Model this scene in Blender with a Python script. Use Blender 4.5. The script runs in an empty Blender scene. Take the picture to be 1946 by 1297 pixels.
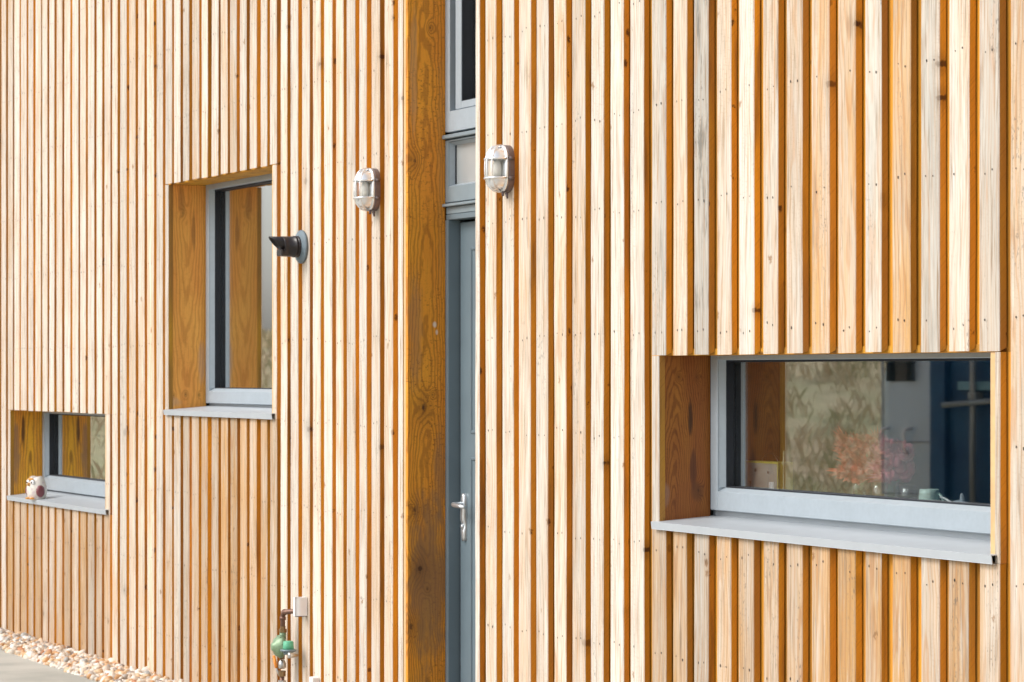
import bpy, math, random
import numpy as np
from mathutils import Vector, Matrix, noise as mnoise
random.seed(7)
rnd = random.random
def R(a, b): return a + (b - a) * random.random()

# ------------------------------------------------------------------ scene
sc = bpy.context.scene
col = sc.collection
F = 100 / 36 * 1946
TH = math.radians(64.54); S_, C_ = math.sin(TH), math.cos(TH)
CAM = Vector((9.098, -4.332, 1.48))

def P(px, py, y):
    """survey: point of the vertical plane y=const measured at photo pixel (px, py)"""
    a = (px - 973) / F; b = (710 - py) / F
    t = (y - CAM.y) / (C_ + a * S_)
    return Vector((CAM.x + t * (-S_ + a * C_), y, CAM.z + t * b))
def U(px, y=0.0): return P(px, 700, y).x
def Zp(px, py, y=0.0): return P(px, py, y).z
def PX(px, py, x):
    a = (px - 973) / F; b = (710 - py) / F
    t = (x - CAM.x) / (-S_ + a * C_)
    return Vector((x, CAM.y + t * (C_ + a * S_), CAM.z + t * b))

# ------------------------------------------------------------------ mesh builder
class MB:
    def __init__(s): s.v = []; s.f = []; s.m = []; s.t = []; s.b = []; s.ct = (0, 0, 0, 0); s.cb = (0, 0, 0); s.sm = []
    def add(s, vs, fs, m=0, smooth=False):
        o = len(s.v)
        for v in vs: s.v.append(tuple(v)); s.t.append(s.ct); s.b.append(s.cb)
        for i, f in enumerate(fs):
            s.f.append(tuple(o + k for k in f)); s.m.append(m[i] if isinstance(m, (list, tuple)) else m); s.sm.append(smooth)
        return s
    def box(s, x0, x1, y0, y1, z0, z1, m=0, bev=0.0):
        if bev > 0:
            b = bev; vs = []; 
            # chamfered box: 3 verts per corner
            idx = {}
            for i, (X, dx) in enumerate(((x0, b), (x1, -b))):
                for j, (Y, dy) in enumerate(((y0, b), (y1, -b))):
                    for k, (Z, dz) in enumerate(((z0, b), (z1, -b))):
                        idx[i, j, k] = len(vs)
                        vs += [(X, Y + dy, Z + dz), (X + dx, Y, Z + dz), (X + dx, Y + dy, Z)]
            fs = []
            def q(*l): fs.append(l)
            I = lambda i, j, k, a: idx[i, j, k] + a
            for i in (0, 1): q(*[I(i, j, k, 0) for j, k in ((0, 0), (1, 0), (1, 1), (0, 1))])
            for j in (0, 1): q(*[I(i, j, k, 1) for i, k in ((0, 0), (1, 0), (1, 1), (0, 1))])
            for k in (0, 1): q(*[I(i, j, k, 2) for i, j in ((0, 0), (1, 0), (1, 1), (0, 1))])
            for i in (0, 1):
                for j in (0, 1): q(I(i, j, 0, 0), I(i, j, 1, 0), I(i, j, 1, 1), I(i, j, 0, 1))
                for k in (0, 1): q(I(i, 0, k, 0), I(i, 1, k, 0), I(i, 1, k, 2), I(i, 0, k, 2))
            for j in (0, 1):
                for k in (0, 1): q(I(0, j, k, 1), I(1, j, k, 1), I(1, j, k, 2), I(0, j, k, 2))
            for i in (0, 1):
                for j in (0, 1):
                    for k in (0, 1): q(I(i, j, k, 0), I(i, j, k, 1), I(i, j, k, 2))
            return s.add(vs, fs, m)
        vs = [(x, y, z) for x in (x0, x1) for y in (y0, y1) for z in (z0, z1)]
        return s.add(vs, [(0, 1, 3, 2), (4, 6, 7, 5), (0, 4, 5, 1), (2, 3, 7, 6), (0, 2, 6, 4), (1, 5, 7, 3)], m)
    def tube(s, pts, r, n=10, m=0, cap=True, closed=False, smooth=True):
        pts = [Vector(p) for p in pts]; N = len(pts)
        rr = r if isinstance(r, (list, tuple)) else [r] * N
        vs = []; ref = Vector((0.123, 0.31, 0.94)).normalized(); last = None
        for i, p in enumerate(pts):
            if closed: d = pts[(i + 1) % N] - pts[i - 1]
            else: d = pts[min(i + 1, N - 1)] - pts[max(i - 1, 0)]
            d.normalize()
            if last is None: a = d.cross(ref).normalized()
            else: a = (last - d * last.dot(d)).normalized()
            last = a; b = d.cross(a)
            for k in range(n):
                w = 2 * math.pi * k / n
                vs.append(p + (a * math.cos(w) + b * math.sin(w)) * rr[i])
        fs = []
        for i in range(N if closed else N - 1):
            j = (i + 1) % N
            for k in range(n):
                k2 = (k + 1) % n
                fs.append((i * n + k, i * n + k2, j * n + k2, j * n + k))
        if cap and not closed: fs += [tuple(range(n - 1, -1, -1)), tuple((N - 1) * n + k for k in range(n))]
        return s.add(vs, fs, m, smooth)
    def lathe(s, prof, c, axis='z', n=24, m=0, smooth=True, sx=1, sy=1):
        c = Vector(c); vs = []
        for r, h in prof:
            for k in range(n):
                w = 2 * math.pi * k / n; x, y = r * math.cos(w) * sx, r * math.sin(w) * sy
                if axis == 'z': vs.append(c + Vector((x, y, h)))
                elif axis == 'y': vs.append(c + Vector((x, h, y)))
                else: vs.append(c + Vector((h, x, y)))
        fs = [(i * n + k, i * n + (k + 1) % n, (i + 1) * n + (k + 1) % n, (i + 1) * n + k) for i in range(len(prof) - 1) for k in range(n)]
        fs += [tuple(range(n)), tuple((len(prof) - 1) * n + k for k in range(n))]
        return s.add(vs, fs, m, smooth)
    def ext(s, poly, x0, x1, m=0, axis='x'):
        """closed polygon in (y,z) extruded along x (or (x,z) along y, (x,y) along z)"""
        n = len(poly)
        if axis == 'x': vs = [(x0, a, b) for a, b in poly] + [(x1, a, b) for a, b in poly]
        elif axis == 'y': vs = [(a, x0, b) for a, b in poly] + [(a, x1, b) for a, b in poly]
        else: vs = [(a, b, x0) for a, b in poly] + [(a, b, x1) for a, b in poly]
        fs = [(k, (k + 1) % n, n + (k + 1) % n, n + k) for k in range(n)] + [tuple(range(n)), tuple(range(2 * n - 1, n - 1, -1))]
        return s.add(vs, fs, m)
    def build(s, name, mats, parent=None, org=None, fixn=True):
        me = bpy.data.meshes.new(name)
        o_ = Vector(org) if org is not None else Vector((0, 0, 0))
        me.from_pydata([(v[0] - o_.x, v[1] - o_.y, v[2] - o_.z) for v in s.v], [], s.f)
        if not isinstance(mats, (list, tuple)): mats = [mats]
        for m in mats: me.materials.append(m)
        me.polygons.foreach_set('material_index', s.m)
        me.polygons.foreach_set('use_smooth', s.sm)
        if any(t != (0, 0, 0, 0) for t in s.t):
            a = me.attributes.new('tint', 'FLOAT_COLOR', 'POINT'); a.data.foreach_set('color', np.array(s.t, 'f').ravel())
            a = me.attributes.new('board', 'FLOAT_VECTOR', 'POINT'); a.data.foreach_set('vector', np.array(s.b, 'f').ravel())
        me.update()
        if fixn:
            import bmesh
            bm = bmesh.new(); bm.from_mesh(me); bmesh.ops.recalc_face_normals(bm, faces=bm.faces); bm.to_mesh(me); bm.free()
        ob = bpy.data.objects.new(name, me); col.objects.link(ob)
        if parent is not None: ob.parent = parent
        elif org is not None: ob.location = o_
        return ob

def tag(o, label=None, cat=None, group=None, kind=None):
    if label: o['label'] = label
    if cat: o['category'] = cat
    if group: o['group'] = group
    if kind: o['kind'] = kind
    return o
def empty(name, loc):
    o = bpy.data.objects.new(name, None); col.objects.link(o); o.location = loc; o.empty_display_size = .05; return o

# ------------------------------------------------------------------ materials
class NT:
    def __init__(s, name):
        s.mat = bpy.data.materials.new(name); s.mat.use_nodes = True
        s.t = s.mat.node_tree; s.t.nodes.clear()
        s.out = s.t.nodes.new('ShaderNodeOutputMaterial')
    def n(s, typ, **kw):
        nd = s.t.nodes.new(typ)
        for k, v in kw.items(): setattr(nd, k, v)
        return nd
    def l(s, a, b): s.t.links.new(a, b)
    def put(s, sock, v):
        if isinstance(v, bpy.types.NodeSocket): s.l(v, sock)
        else: sock.default_value = v
    def math(s, op, a, b=0.0, c=0.0, clamp=False):
        nd = s.n('ShaderNodeMath', operation=op); nd.use_clamp = clamp
        s.put(nd.inputs[0], a); s.put(nd.inputs[1], b); s.put(nd.inputs[2], c); return nd.outputs[0]
    def vm(s, op, a, b=(0, 0, 0)):
        nd = s.n('ShaderNodeVectorMath', operation=op); s.put(nd.inputs[0], a); s.put(nd.inputs[1], b); return nd.outputs[0]
    def comb(s, x, y, z):
        nd = s.n('ShaderNodeCombineXYZ'); s.put(nd.inputs[0], x); s.put(nd.inputs[1], y); s.put(nd.inputs[2], z); return nd.outputs[0]
    def sep(s, v):
        nd = s.n('ShaderNodeSeparateXYZ'); s.put(nd.inputs[0], v); return nd.outputs
    def noise(s, v, scale, detail=3, rough=.55, dist=0):
        nd = s.n('ShaderNodeTexNoise'); s.l(v, nd.inputs['Vector']); nd.inputs['Scale'].default_value = scale
        nd.inputs['Detail'].default_value = detail; nd.inputs['Roughness'].default_value = rough; nd.inputs['Distortion'].default_value = dist
        return nd.outputs['Fac']
    def ramp(s, f, lo, hi, a=0.0, b=1.0, smooth=True):
        nd = s.n('ShaderNodeMapRange', interpolation_type='SMOOTHSTEP' if smooth else 'LINEAR')
        s.put(nd.inputs[0], f); nd.inputs[1].default_value = lo; nd.inputs[2].default_value = hi; nd.inputs[3].default_value = a; nd.inputs[4].default_value = b
        return nd.outputs[0]
    def mix(s, f, a, b, typ='MIX'):
        nd = s.n('ShaderNodeMix', data_type='RGBA', blend_type=typ); s.put(nd.inputs[0], f)
        s.put(nd.inputs[6], a if isinstance(a, bpy.types.NodeSocket) else (*a, 1)[:4]); s.put(nd.inputs[7], b if isinstance(b, bpy.types.NodeSocket) else (*b, 1)[:4])
        return nd.outputs[2]
    def bsdf(s, color, rough=.7, metal=0.0, bump=None, bstr=.3, bdist=.001, spec=.5, **kw):
        b = s.n('ShaderNodeBsdfPrincipled')
        s.put(b.inputs['Base Color'], color if isinstance(color, bpy.types.NodeSocket) else (*color, 1)[:4])
        s.put(b.inputs['Roughness'], rough); b.inputs['Metallic'].default_value = metal
        b.inputs['Specular IOR Level'].default_value = spec
        for k, v in kw.items(): s.put(b.inputs[k.replace('_', ' ')], v)
        if bump is not None:
            bn = s.n('ShaderNodeBump'); bn.inputs['Strength'].default_value = bstr; bn.inputs['Distance'].default_value = bdist
            s.l(bump, bn.inputs['Height']); s.l(bn.outputs[0], b.inputs['Normal'])
        s.l(b.outputs[0], s.out.inputs[0]); return s.mat
    def pos(s): return s.n('ShaderNodeTexCoord').outputs['Object']

def plain(name, c, rough=.5, metal=0.0, var=.12, scale=30, spec=.5, bstr=.1, **kw):
    k = NT(name); p = k.pos(); n1 = k.noise(p, scale, 4)
    n2 = k.noise(p, scale * .17, 2)
    f = k.math('ADD', k.math('MULTIPLY', n1, .5), k.math('MULTIPLY', n2, .5))
    c2 = k.mix(k.ramp(f, .3, .7), tuple(x * (1 - var) for x in c), tuple(min(1, x * (1 + var)) for x in c))
    return k.bsdf(c2, rough, metal, bump=n1, bstr=bstr, spec=spec, **kw)

BRANCH = [(1633, 46, .017, 1), (1688, 381, .013, .9), (1579, 160, .015, .8), (1788, 122, .014, .9), (1789, 186, .014, .9), (611, 122, .012, 1), (725, 108, .012, .9), (768, 187, .012, 1), (584, 345, .022, .75), (589, 816, .020, .9), (1153, 881, .014, .95), (1229, 1046, .015, .95), (85, 1166, .02, .8), (239, 1122, .014, .9), (1436, 590, .012, .9), (609, 50, .01, .7), (240, 822, .03, .7), (548, 52, .014, .6), (1346, 1066, .012, .6), (1640, 1112, .016, 1), (1196, 1163, .012, .8), (1114, 1222, .02, .7), (725, 850, .016, .7)]
def wood(name, mode):
    """mode: 'face' weathered front, 'side' sheltered sawn edge, 'back' rear boards"""
    k = NT(name); p = k.pos(); x, y, z = k.sep(p)
    at = k.n('ShaderNodeAttribute', attribute_name='tint'); ab = k.n('ShaderNodeAttribute', attribute_name='board')
    tr, tg, tb = k.sep(at.outputs['Color']); tm = at.outputs['Alpha']
    bx, by, bs = k.sep(ab.outputs['Vector'])
    off = k.comb(k.math('MULTIPLY', bs, 7.3), k.math('MULTIPLY', bs, 3.1), k.math('MULTIPLY', bs, 41.7))
    q = k.vm('ADD', p, off); qx, qy, qz = k.sep(q)
    # pith distance field -> growth rings
    wob = k.noise(k.comb(k.math('MULTIPLY', bs, 31.), 0.0, qz), 1.1, 3, .5)
    wob2 = k.noise(k.comb(qx, qy, k.math('MULTIPLY', qz, .25)), 26, 2, .5)
    dx = k.math('ADD', k.math('SUBTRACT', x, bx), k.math('MULTIPLY', k.math('SUBTRACT', wob, .5), .10))
    dy = k.math('ADD', k.math('SUBTRACT', y, by), k.math('MULTIPLY', k.math('SUBTRACT', k.noise(k.comb(0.0, k.math('MULTIPLY', bs, 17.), qz), .9, 3, .5), .5), .09))
    r = k.math('SQRT', k.math('ADD', k.math('MULTIPLY', dx, dx), k.math('MULTIPLY', dy, dy)))
    r = k.math('ADD', r, k.math('MULTIPLY', wob2, .014))
    ring = k.math('SINE', k.math('MULTIPLY', r, 2 * math.pi / .0125))
    ringf = k.ramp(ring, .1, 1.0)
    fib = k.noise(k.comb(k.math('MULTIPLY', qx, 1.), k.math('MULTIPLY', qy, 1.), k.math('MULTIPLY', qz, .022)), 420, 3, .6)
    fib2 = k.noise(k.comb(qx, qy, k.math('MULTIPLY', qz, .06)), 110, 3, .6)
    patch = k.noise(k.comb(k.math('MULTIPLY', qx, 1.0), qy, k.math('MULTIPLY', qz, .09)), 22, 3, .55)
    patch2 = k.noise(k.comb(qx, qy, k.math('MULTIPLY', qz, .25)), 6, 3, .5)
    # knots
    vo = k.n('ShaderNodeTexVoronoi', feature='F1'); vo.inputs['Scale'].default_value = 1.0; kd = k.math('MULTIPLY', k.noise(q, 70, 2), .9)
    k.l(k.comb(k.math('ADD', kd, k.math('MULTIPLY', qx, 22)), k.math('MULTIPLY', qy, 22), k.math('MULTIPLY', qz, 13)), vo.inputs['Vector'])
    vr = k.sep(vo.outputs['Color'])[0]
    kn = k.math('MULTIPLY', k.ramp(vo.outputs['Distance'], .10, .24, 1, 0), k.ramp(vr, *((.93, .95) if mode == 'face' else (.84, .86))))
    if mode == 'face':
        warm = k.math('ADD', k.math('MULTIPLY', k.math('SUBTRACT', k.math('ADD', k.math('MULTIPLY', patch, .6), k.math('MULTIPLY', patch2, .4)), .5), 2.3), tr, clamp=True)
        grey = k.math('ADD', k.math('MULTIPLY', k.math('SUBTRACT', k.noise(k.comb(k.math('ADD', qx, 9.), qy, k.math('MULTIPLY', qz, .14)), 18, 4, .6), .5), 2.2), tb, clamp=True)
        st1 = k.noise(k.comb(k.math('ADD', qx, 3.), qy, k.math('MULTIPLY', qz, .035)), 120, 4, .65)
        st2 = k.noise(k.comb(k.math('ADD', qx, 5.), qy, k.math('MULTIPLY', qz, .05)), 60, 4, .6)
        c = k.mix(warm, (.71, .65, .565), (.65, .385, .16))
        c = k.mix(k.math('MULTIPLY', grey, .75), c, (.47, .465, .43))
        c = k.mix(k.math('MULTIPLY', ringf, k.ramp(warm, 0, 1, .20, .55)), c, (.50, .235, .085))
        c = k.mix(k.ramp(st1, .50, .72, 0, .85), c, (.32, .225, .145))
        c = k.mix(k.ramp(st2, .54, .74, 0, .62), c, (.60, .34, .18))
        c = k.mix(k.ramp(st2, .46, .28, 0, .5), c, (.80, .76, .69))
        c = k.mix(k.ramp(fib2, .36, .22, 0, .4), c, (.84, .80, .73))
        mil = k.math('MULTIPLY', k.ramp(k.noise(k.comb(qx, qy, k.math('MULTIPLY', qz, .5)), 120, 2, .6), .58, .68), k.ramp(k.noise(k.comb(qx, qy, k.math('MULTIPLY', qz, .2)), 9, 2), .56, .68))
        c = k.mix(k.math('MULTIPLY', mil, .6), c, (.16, .15, .13))
        c = k.mix(k.math('MULTIPLY', kn, .8), c, (.30, .16, .07))
        mold = k.math('MULTIPLY', k.ramp(k.noise(k.comb(k.math('ADD', qx, 2.), qy, k.math('MULTIPLY', qz, .16)), 28, 4, .7), .50, .68), k.ramp(tb, .42, .95, 0, .75))
        c = k.mix(mold, c, (.17, .165, .145))
        cr = k.math('MULTIPLY', k.ramp(k.noise(k.comb(k.math('MULTIPLY', qx, .35), 0.0, k.math('ADD', qz, k.math('MULTIPLY', qx, .15))), 150, 2, .7), .52, .70), k.ramp(patch2, .45, .62, 0, .35))
        c = k.mix(cr, c, (.42, .30, .20))
        st3 = k.noise(k.comb(k.math('ADD', qx, 11.), qy, k.math('MULTIPLY', qz, .02)), 190, 3, .7)
        c = k.mix(k.ramp(st3, .56, .72, 0, .7), c, (.28, .20, .13))
        rough = .82
    else:
        c = k.mix(tm, (.68, .325, .030), (.44, .22, .055))
        c = k.mix(k.ramp(patch2, .35, .7, 0, .65), c, (.76, .39, .030))
        c = k.mix(k.ramp(patch, .52, .75, 0, .75), c, (.20, .105, .04))
        saw = k.noise(k.comb(0.0, 0.0, k.math('ADD', k.math('MULTIPLY', qz, 1.), k.math('MULTIPLY', k.math('ADD', qy, qx), -1.1))), 140, 2, .7)
        c = k.mix(k.ramp(saw, .5, .72, 0, .5), c, (.27, .125, .035))
        c = k.mix(k.ramp(fib, .5, .75, 0, .4), c, (.30, .14, .04))
        c = k.mix(k.math('MULTIPLY', kn, .9), c, (.09, .04, .015))
        if mode == 'back': c = k.mix(.5, c, (.84, .36, .04))
        rough = .75
    if mode != 'back':
        sp = None; wv = k.math('MULTIPLY', k.math('SUBTRACT', k.noise(p, 75, 3), .5), .016)
        for (px_, py_, rad, st_) in BRANCH:
            v = P(px_, py_, .008); a_ = k.math('MULTIPLY', k.math('SUBTRACT', x, v.x), .75); b_ = k.math('SUBTRACT', z, v.z)
            d_ = k.math('ADD', k.math('SQRT', k.math('ADD', k.math('MULTIPLY', a_, a_), k.math('MULTIPLY', b_, b_))), wv)
            f_ = k.math('MAXIMUM', k.ramp(d_, rad * .35, rad, st_, 0), k.ramp(d_, rad * .5, rad * 3.2, st_ * .35, 0))
            sp = f_ if sp is None else k.math('MAXIMUM', sp, f_)
        c = k.mix(k.math('MULTIPLY', sp, .55 if mode == 'face' else 1.0), c, (.065, .028, .012))
    br = k.math('ADD', .72, k.math('MULTIPLY', tg, .42)) if mode == 'face' else k.math('ADD', .62, k.math('MULTIPLY', k.math('FRACT', k.math('MULTIPLY', bs, 3.7)), .62))
    c = k.mix(1.0, c, k.comb(br, br, br), 'MULTIPLY')
    return k.bsdf(c, rough, bump=k.math('ADD', fib, k.math('MULTIPLY', ringf, .3)), bstr=.35, bdist=.0012, spec=.25)

def lining(name, base, dark, light, yc, x0a, x0b, zref, knots=(), stains=(), saw=.25, lam=.011, rc=.5):
    """reveal board seen flat-on: cathedral grain in the (y,z) plane, explicit knots and stains"""
    k = NT(name); p = k.pos(); x, y, z = k.sep(p)
    wob = k.noise(k.comb(3.3, 0.0, z), 2.2, 3, .5)
    wob2 = k.noise(k.comb(x, y, k.math('MULTIPLY', z, .35)), 22, 3, .55)
    dy = k.math('ADD', k.math('SUBTRACT', y, yc), k.math('MULTIPLY', k.math('SUBTRACT', wob, .5), .05))
    x0 = k.math('ADD', x0a, k.math('MULTIPLY', k.math('SUBTRACT', z, zref), x0b))
    r = k.math('SQRT', k.math('ADD', k.math('MULTIPLY', x0, x0), k.math('MULTIPLY', dy, dy)))
    r = k.math('ADD', r, k.math('MULTIPLY', wob2, .02))
    spot = None
    for (ky, kz, s, st) in knots:
        a = k.math('SUBTRACT', y, ky); b = k.math('MULTIPLY', k.math('SUBTRACT', z, kz), .62)
        d2 = k.math('ADD', k.math('MULTIPLY', a, a), k.math('MULTIPLY', b, b))
        g = k.math('EXPONENT', k.math('MULTIPLY', d2, -1 / (s * s * 9)))
        r = k.math('ADD', r, k.math('MULTIPLY', g, .026))
        d = k.math('ADD', k.math('SQRT', d2), k.math('MULTIPLY', k.math('SUBTRACT', k.noise(p, 90, 3), .5), s * 1.3))
        core = k.math('MULTIPLY', k.ramp(d, s * .25, s * 1.05, 1, 0), st)
        halo = k.math('MULTIPLY', g, .40 * st)
        f = k.math('MAXIMUM', core, halo)
        spot = f if spot is None else k.math('MAXIMUM', spot, f)
    ring = k.math('SINE', k.math('MULTIPLY', r, 2 * math.pi / lam))
    ringf = k.ramp(ring, -.3, 1.0)
    fib = k.noise(k.comb(x, y, k.math('MULTIPLY', z, .03)), 300, 3, .65)
    big = k.noise(k.comb(x, k.math('MULTIPLY', y, 1.), k.math('MULTIPLY', z, .22)), 11, 4, .6)
    c = k.mix(k.ramp(big, .3, .72), base, light)
    c = k.mix(k.math('MULTIPLY', ringf, rc), c, dark)
    c = k.mix(k.ramp(fib, .48, .78, 0, .5), c, dark)
    sw = k.noise(k.comb(0.0, k.math('MULTIPLY', y, .6), z), 95, 2, .8)
    c = k.mix(k.math('MULTIPLY', k.ramp(sw, .52, .7, 0, saw), k.ramp(k.noise(p, 5, 2), .4, .6)), c, dark)
    for (sy_, sz_, wy, wz, st, cc) in stains:
        a = k.math('DIVIDE', k.math('SUBTRACT', y, sy_), wy); b = k.math('DIVIDE', k.math('SUBTRACT', z, sz_), wz)
        d2 = k.math('ADD', k.math('MULTIPLY', a, a), k.math('MULTIPLY', b, b))
        d2 = k.math('ADD', d2, k.math('MULTIPLY', k.math('SUBTRACT', k.noise(k.comb(x, y, k.math('MULTIPLY', z, .3)), 35, 4, .6), .5), 1.8))
        c = k.mix(k.math('MULTIPLY', k.ramp(d2, .1, 1.0, 1, 0), st), c, cc)
    if spot is not None: c = k.mix(spot, c, (.07, .03, .012))
    return k.bsdf(c, .6, bump=k.math('ADD', fib, k.math('MULTIPLY', sw, .6)), bstr=.3, bdist=.001, spec=.3)

def glassmat(name, tint=(1, 1, 1), rough=.015, k0=.04, k1=1.6):
    k = NT(name)
    lw = k.n('ShaderNodeLayerWeight'); lw.inputs['Blend'].default_value = .5
    f = k.math('ADD', k0, k.math('MULTIPLY', k.math('POWER', lw.outputs['Facing'], 2.2), k1), clamp=True)
    t = k.n('ShaderNodeBsdfTransparent'); t.inputs[0].default_value = (*tint, 1)
    g = k.n('ShaderNodeBsdfGlossy'); g.inputs['Roughness'].default_value = rough; g.inputs[0].default_value = (.97, .99, 1, 1)
    bn = k.n('ShaderNodeBump'); bn.inputs['Strength'].default_value = .05; bn.inputs['Distance'].default_value = .001
    k.l(k.noise(k.pos(), 3.0, 2), bn.inputs['Height']); k.l(bn.outputs[0], g.inputs['Normal'])
    m = k.n('ShaderNodeMixShader'); k.l(f, m.inputs[0]); k.l(t.outputs[0], m.inputs[1]); k.l(g.outputs[0], m.inputs[2])
    k.l(m.outputs[0], k.out.inputs[0]); return k.mat

M = {}
M['face'] = wood('weathered_larch_face', 'face')
M['side'] = wood('larch_sawn_edge', 'side')
M['trim'] = plain('larch_trim', (.66, .44, .22), .75, 0, .12, 30)
M['back'] = wood('larch_rear_board', 'back')
M['membrane'] = plain('dark_membrane', (.02, .018, .016), .9)
M['nail'] = plain('nail_hole', (.03, .022, .018), .8)
M['alu'] = plain('grey_coated_aluminium', (.36, .42, .47), .38, 0, .05, 60, bstr=.03)
M['alu_sill'] = plain('sill_aluminium', (.44, .48, .515), .42, 0, .04, 12, bstr=.04)
M['alu_door'] = plain('grey_door_paint', (.225, .285, .32), .35, 0, .06, 20, bstr=.03)
M['door'] = plain('dark_grey_door_paint', (.155, .21, .245), .33, 0, .07, 9, bstr=.03)
M['gasket'] = plain('black_rubber', (.010, .014, .022), .6)
M['pane'] = glassmat('window_glass', (.94, .97, .97))
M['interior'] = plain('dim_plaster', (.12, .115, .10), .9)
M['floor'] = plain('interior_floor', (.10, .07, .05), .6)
M['chrome'] = plain('polished_aluminium', (.90, .92, .94), .22, .72, .05, 60, bstr=.08)
M['lampbase'] = plain('aged_lamp_base', (.17, .135, .135), .5, .3, .2, 60)
M['lampglass'] = glassmat('lamp_glass', (.99, 1, 1), .06, .08, .6)
M['bulb'] = plain('bulb_glass', (.85, .82, .76), .2)
M['flue'] = plain('dark_brown_flue_plastic', (.014, .010, .011), .30, 0, .25, 40)
M['flange'] = plain('grey_rubber_flange', (.15, .20, .235), .6, 0, .2, 60)
M['pipe'] = plain('aged_copper_pipe', (.20, .115, .085), .45, .55, .35, 70)
M['brass'] = plain('tarnished_brass', (.30, .19, .09), .4, .7, .35, 60)
M['green'] = plain('green_enamel', (.20, .30, .18), .4, .2, .3, 70)
M['green2'] = plain('bright_green_cap', (.13, .50, .30), .45, 0, .15, 60)
M['bluegrey'] = plain('blue_grey_metal', (.20, .27, .30), .4, .3, .2, 60)
M['white'] = plain('white_plastic', (.93, .94, .95), .35, 0, .03, 20)
M['orange'] = plain('orange_plastic', (.85, .28, .03), .45, 0, .1, 40)
M['steel'] = plain('nickel_fitting', (.62, .62, .60), .3, .9, .15, 60)
M['handle'] = plain('satin_chrome', (.66, .70, .73), .3, .75, .06, 60)

# ------------------------------------------------------------------ measured columns of boards (front plane)
Lpx = [(2.8, 11.3), (14.9, 23.9), (27.3, 36.8), (39.3, 49.7), (53.9, 62.6), (67.0, 77.1), (80.6, 90.0), (93.8, 103.0), (107.3, 117.7), (121.9, 132.8), (137.5, 148.6), (152.6, 163.0), (167.2, 178.8), (183.2, 193.5), (197.9, 208.7), (213.0, 222.8), (228.1, 239.8), (245.3, 257.0), (262.4, 274.0), (279.4, 292.0), (297.5, 308.9), (314.0, 326.0), (330.9, 342.6), (347.9, 359.0), (364.6, 377.2), (382.9, 394.2), (401.5, 414.0), (419.4, 432.0), (437.4, 449.6), (455.9, 468.1), (474.6, 487.5), (495.1, 507.1), (513.0, 525.6), (533.5, 545.5), (552.1, 566.0), (573.4, 587.4), (594.9, 609.3), (616.0, 631.1), (638.4, 651.9), (659.0, 674.9), (682.9, 696.5), (705.6, 721.1), (730.6, 746.3), (756.6, 765.3)]
Rpx = [(903.6, 911.2), (923.1, 943.0), (954.9, 975.9), (986.0, 1008.0), (1019.1, 1041.1), (1053.1, 1075.3), (1087.3, 1111.5), (1123.2, 1147.1), (1159.7, 1184.4), (1197.2, 1222.8), (1238.5, 1265.0), (1279.5, 1304.9), (1319.1, 1346.2), (1361.9, 1388.7), (1404.1, 1432.6), (1450.2, 1477.9), (1494.9, 1524.5), (1542.8, 1576.1), (1592.7, 1625.8), (1644.1, 1674.4), (1695.3, 1729.1), (1749.7, 1784.9), (1803.3, 1841.1), (1861.1, 1899.3), (1920.1, 1958.3)]
colsL = [(U(a), U(b)) for a, b in Lpx]; colsR = [(U(a), U(b)) for a, b in Rpx]
for i in range(22):
    a = colsL[0][0] - .137 + R(-.003, .003); colsL.insert(0, (a, a + .09 + R(-.004, .004)))
for i in range(22):
    a = colsR[-1][0] + .131 + R(-.003, .003); colsR.append((a, a + .088 + R(-.004, .004)))
# per-board character, read off the photograph: warmth, brightness, grey
CH = {('R', 1): (.25, .7, .1), ('R', 2): (.05, .7, .3), ('R', 10): (.05, .45, .65), ('R', 11): (.35, .7, .1), ('R', 12): (.0, .3, .95), ('R', 16): (.3, .5, .35),
      ('R', 17): (.55, .6, .1), ('R', 18): (.65, .6, .1), ('R', 19): (.2, .75, .55), ('R', 20): (.75, .5, .15), ('R', 21): (.1, .4, .6), ('R', 22): (.15, .75, .15),
      ('R', 23): (.2, .4, .45), ('R', 24): (.5, .6, .5), ('R', 6): (.3, .5, .4), ('R', 3): (.3, .7, .15)}
WALL_TOP = 5.0
YF = .189; YD = .157
OPEN = {  # x0, x1, z0 (sill underside), z1
    'small': (U(19.2), U(200.8), .768, 1.273), 'tall': (U(320), U(518.6), 1.285, 2.376), 'wide': (U(1252), U(1889.6), .984, 1.536)}
XDL, XDR = U(775), U(903.6)
NAILZ = [.24, .583, .925, 1.276, 1.613, 2.015, 2.335, 2.684, 3.02, 3.36, 3.7]

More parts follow.
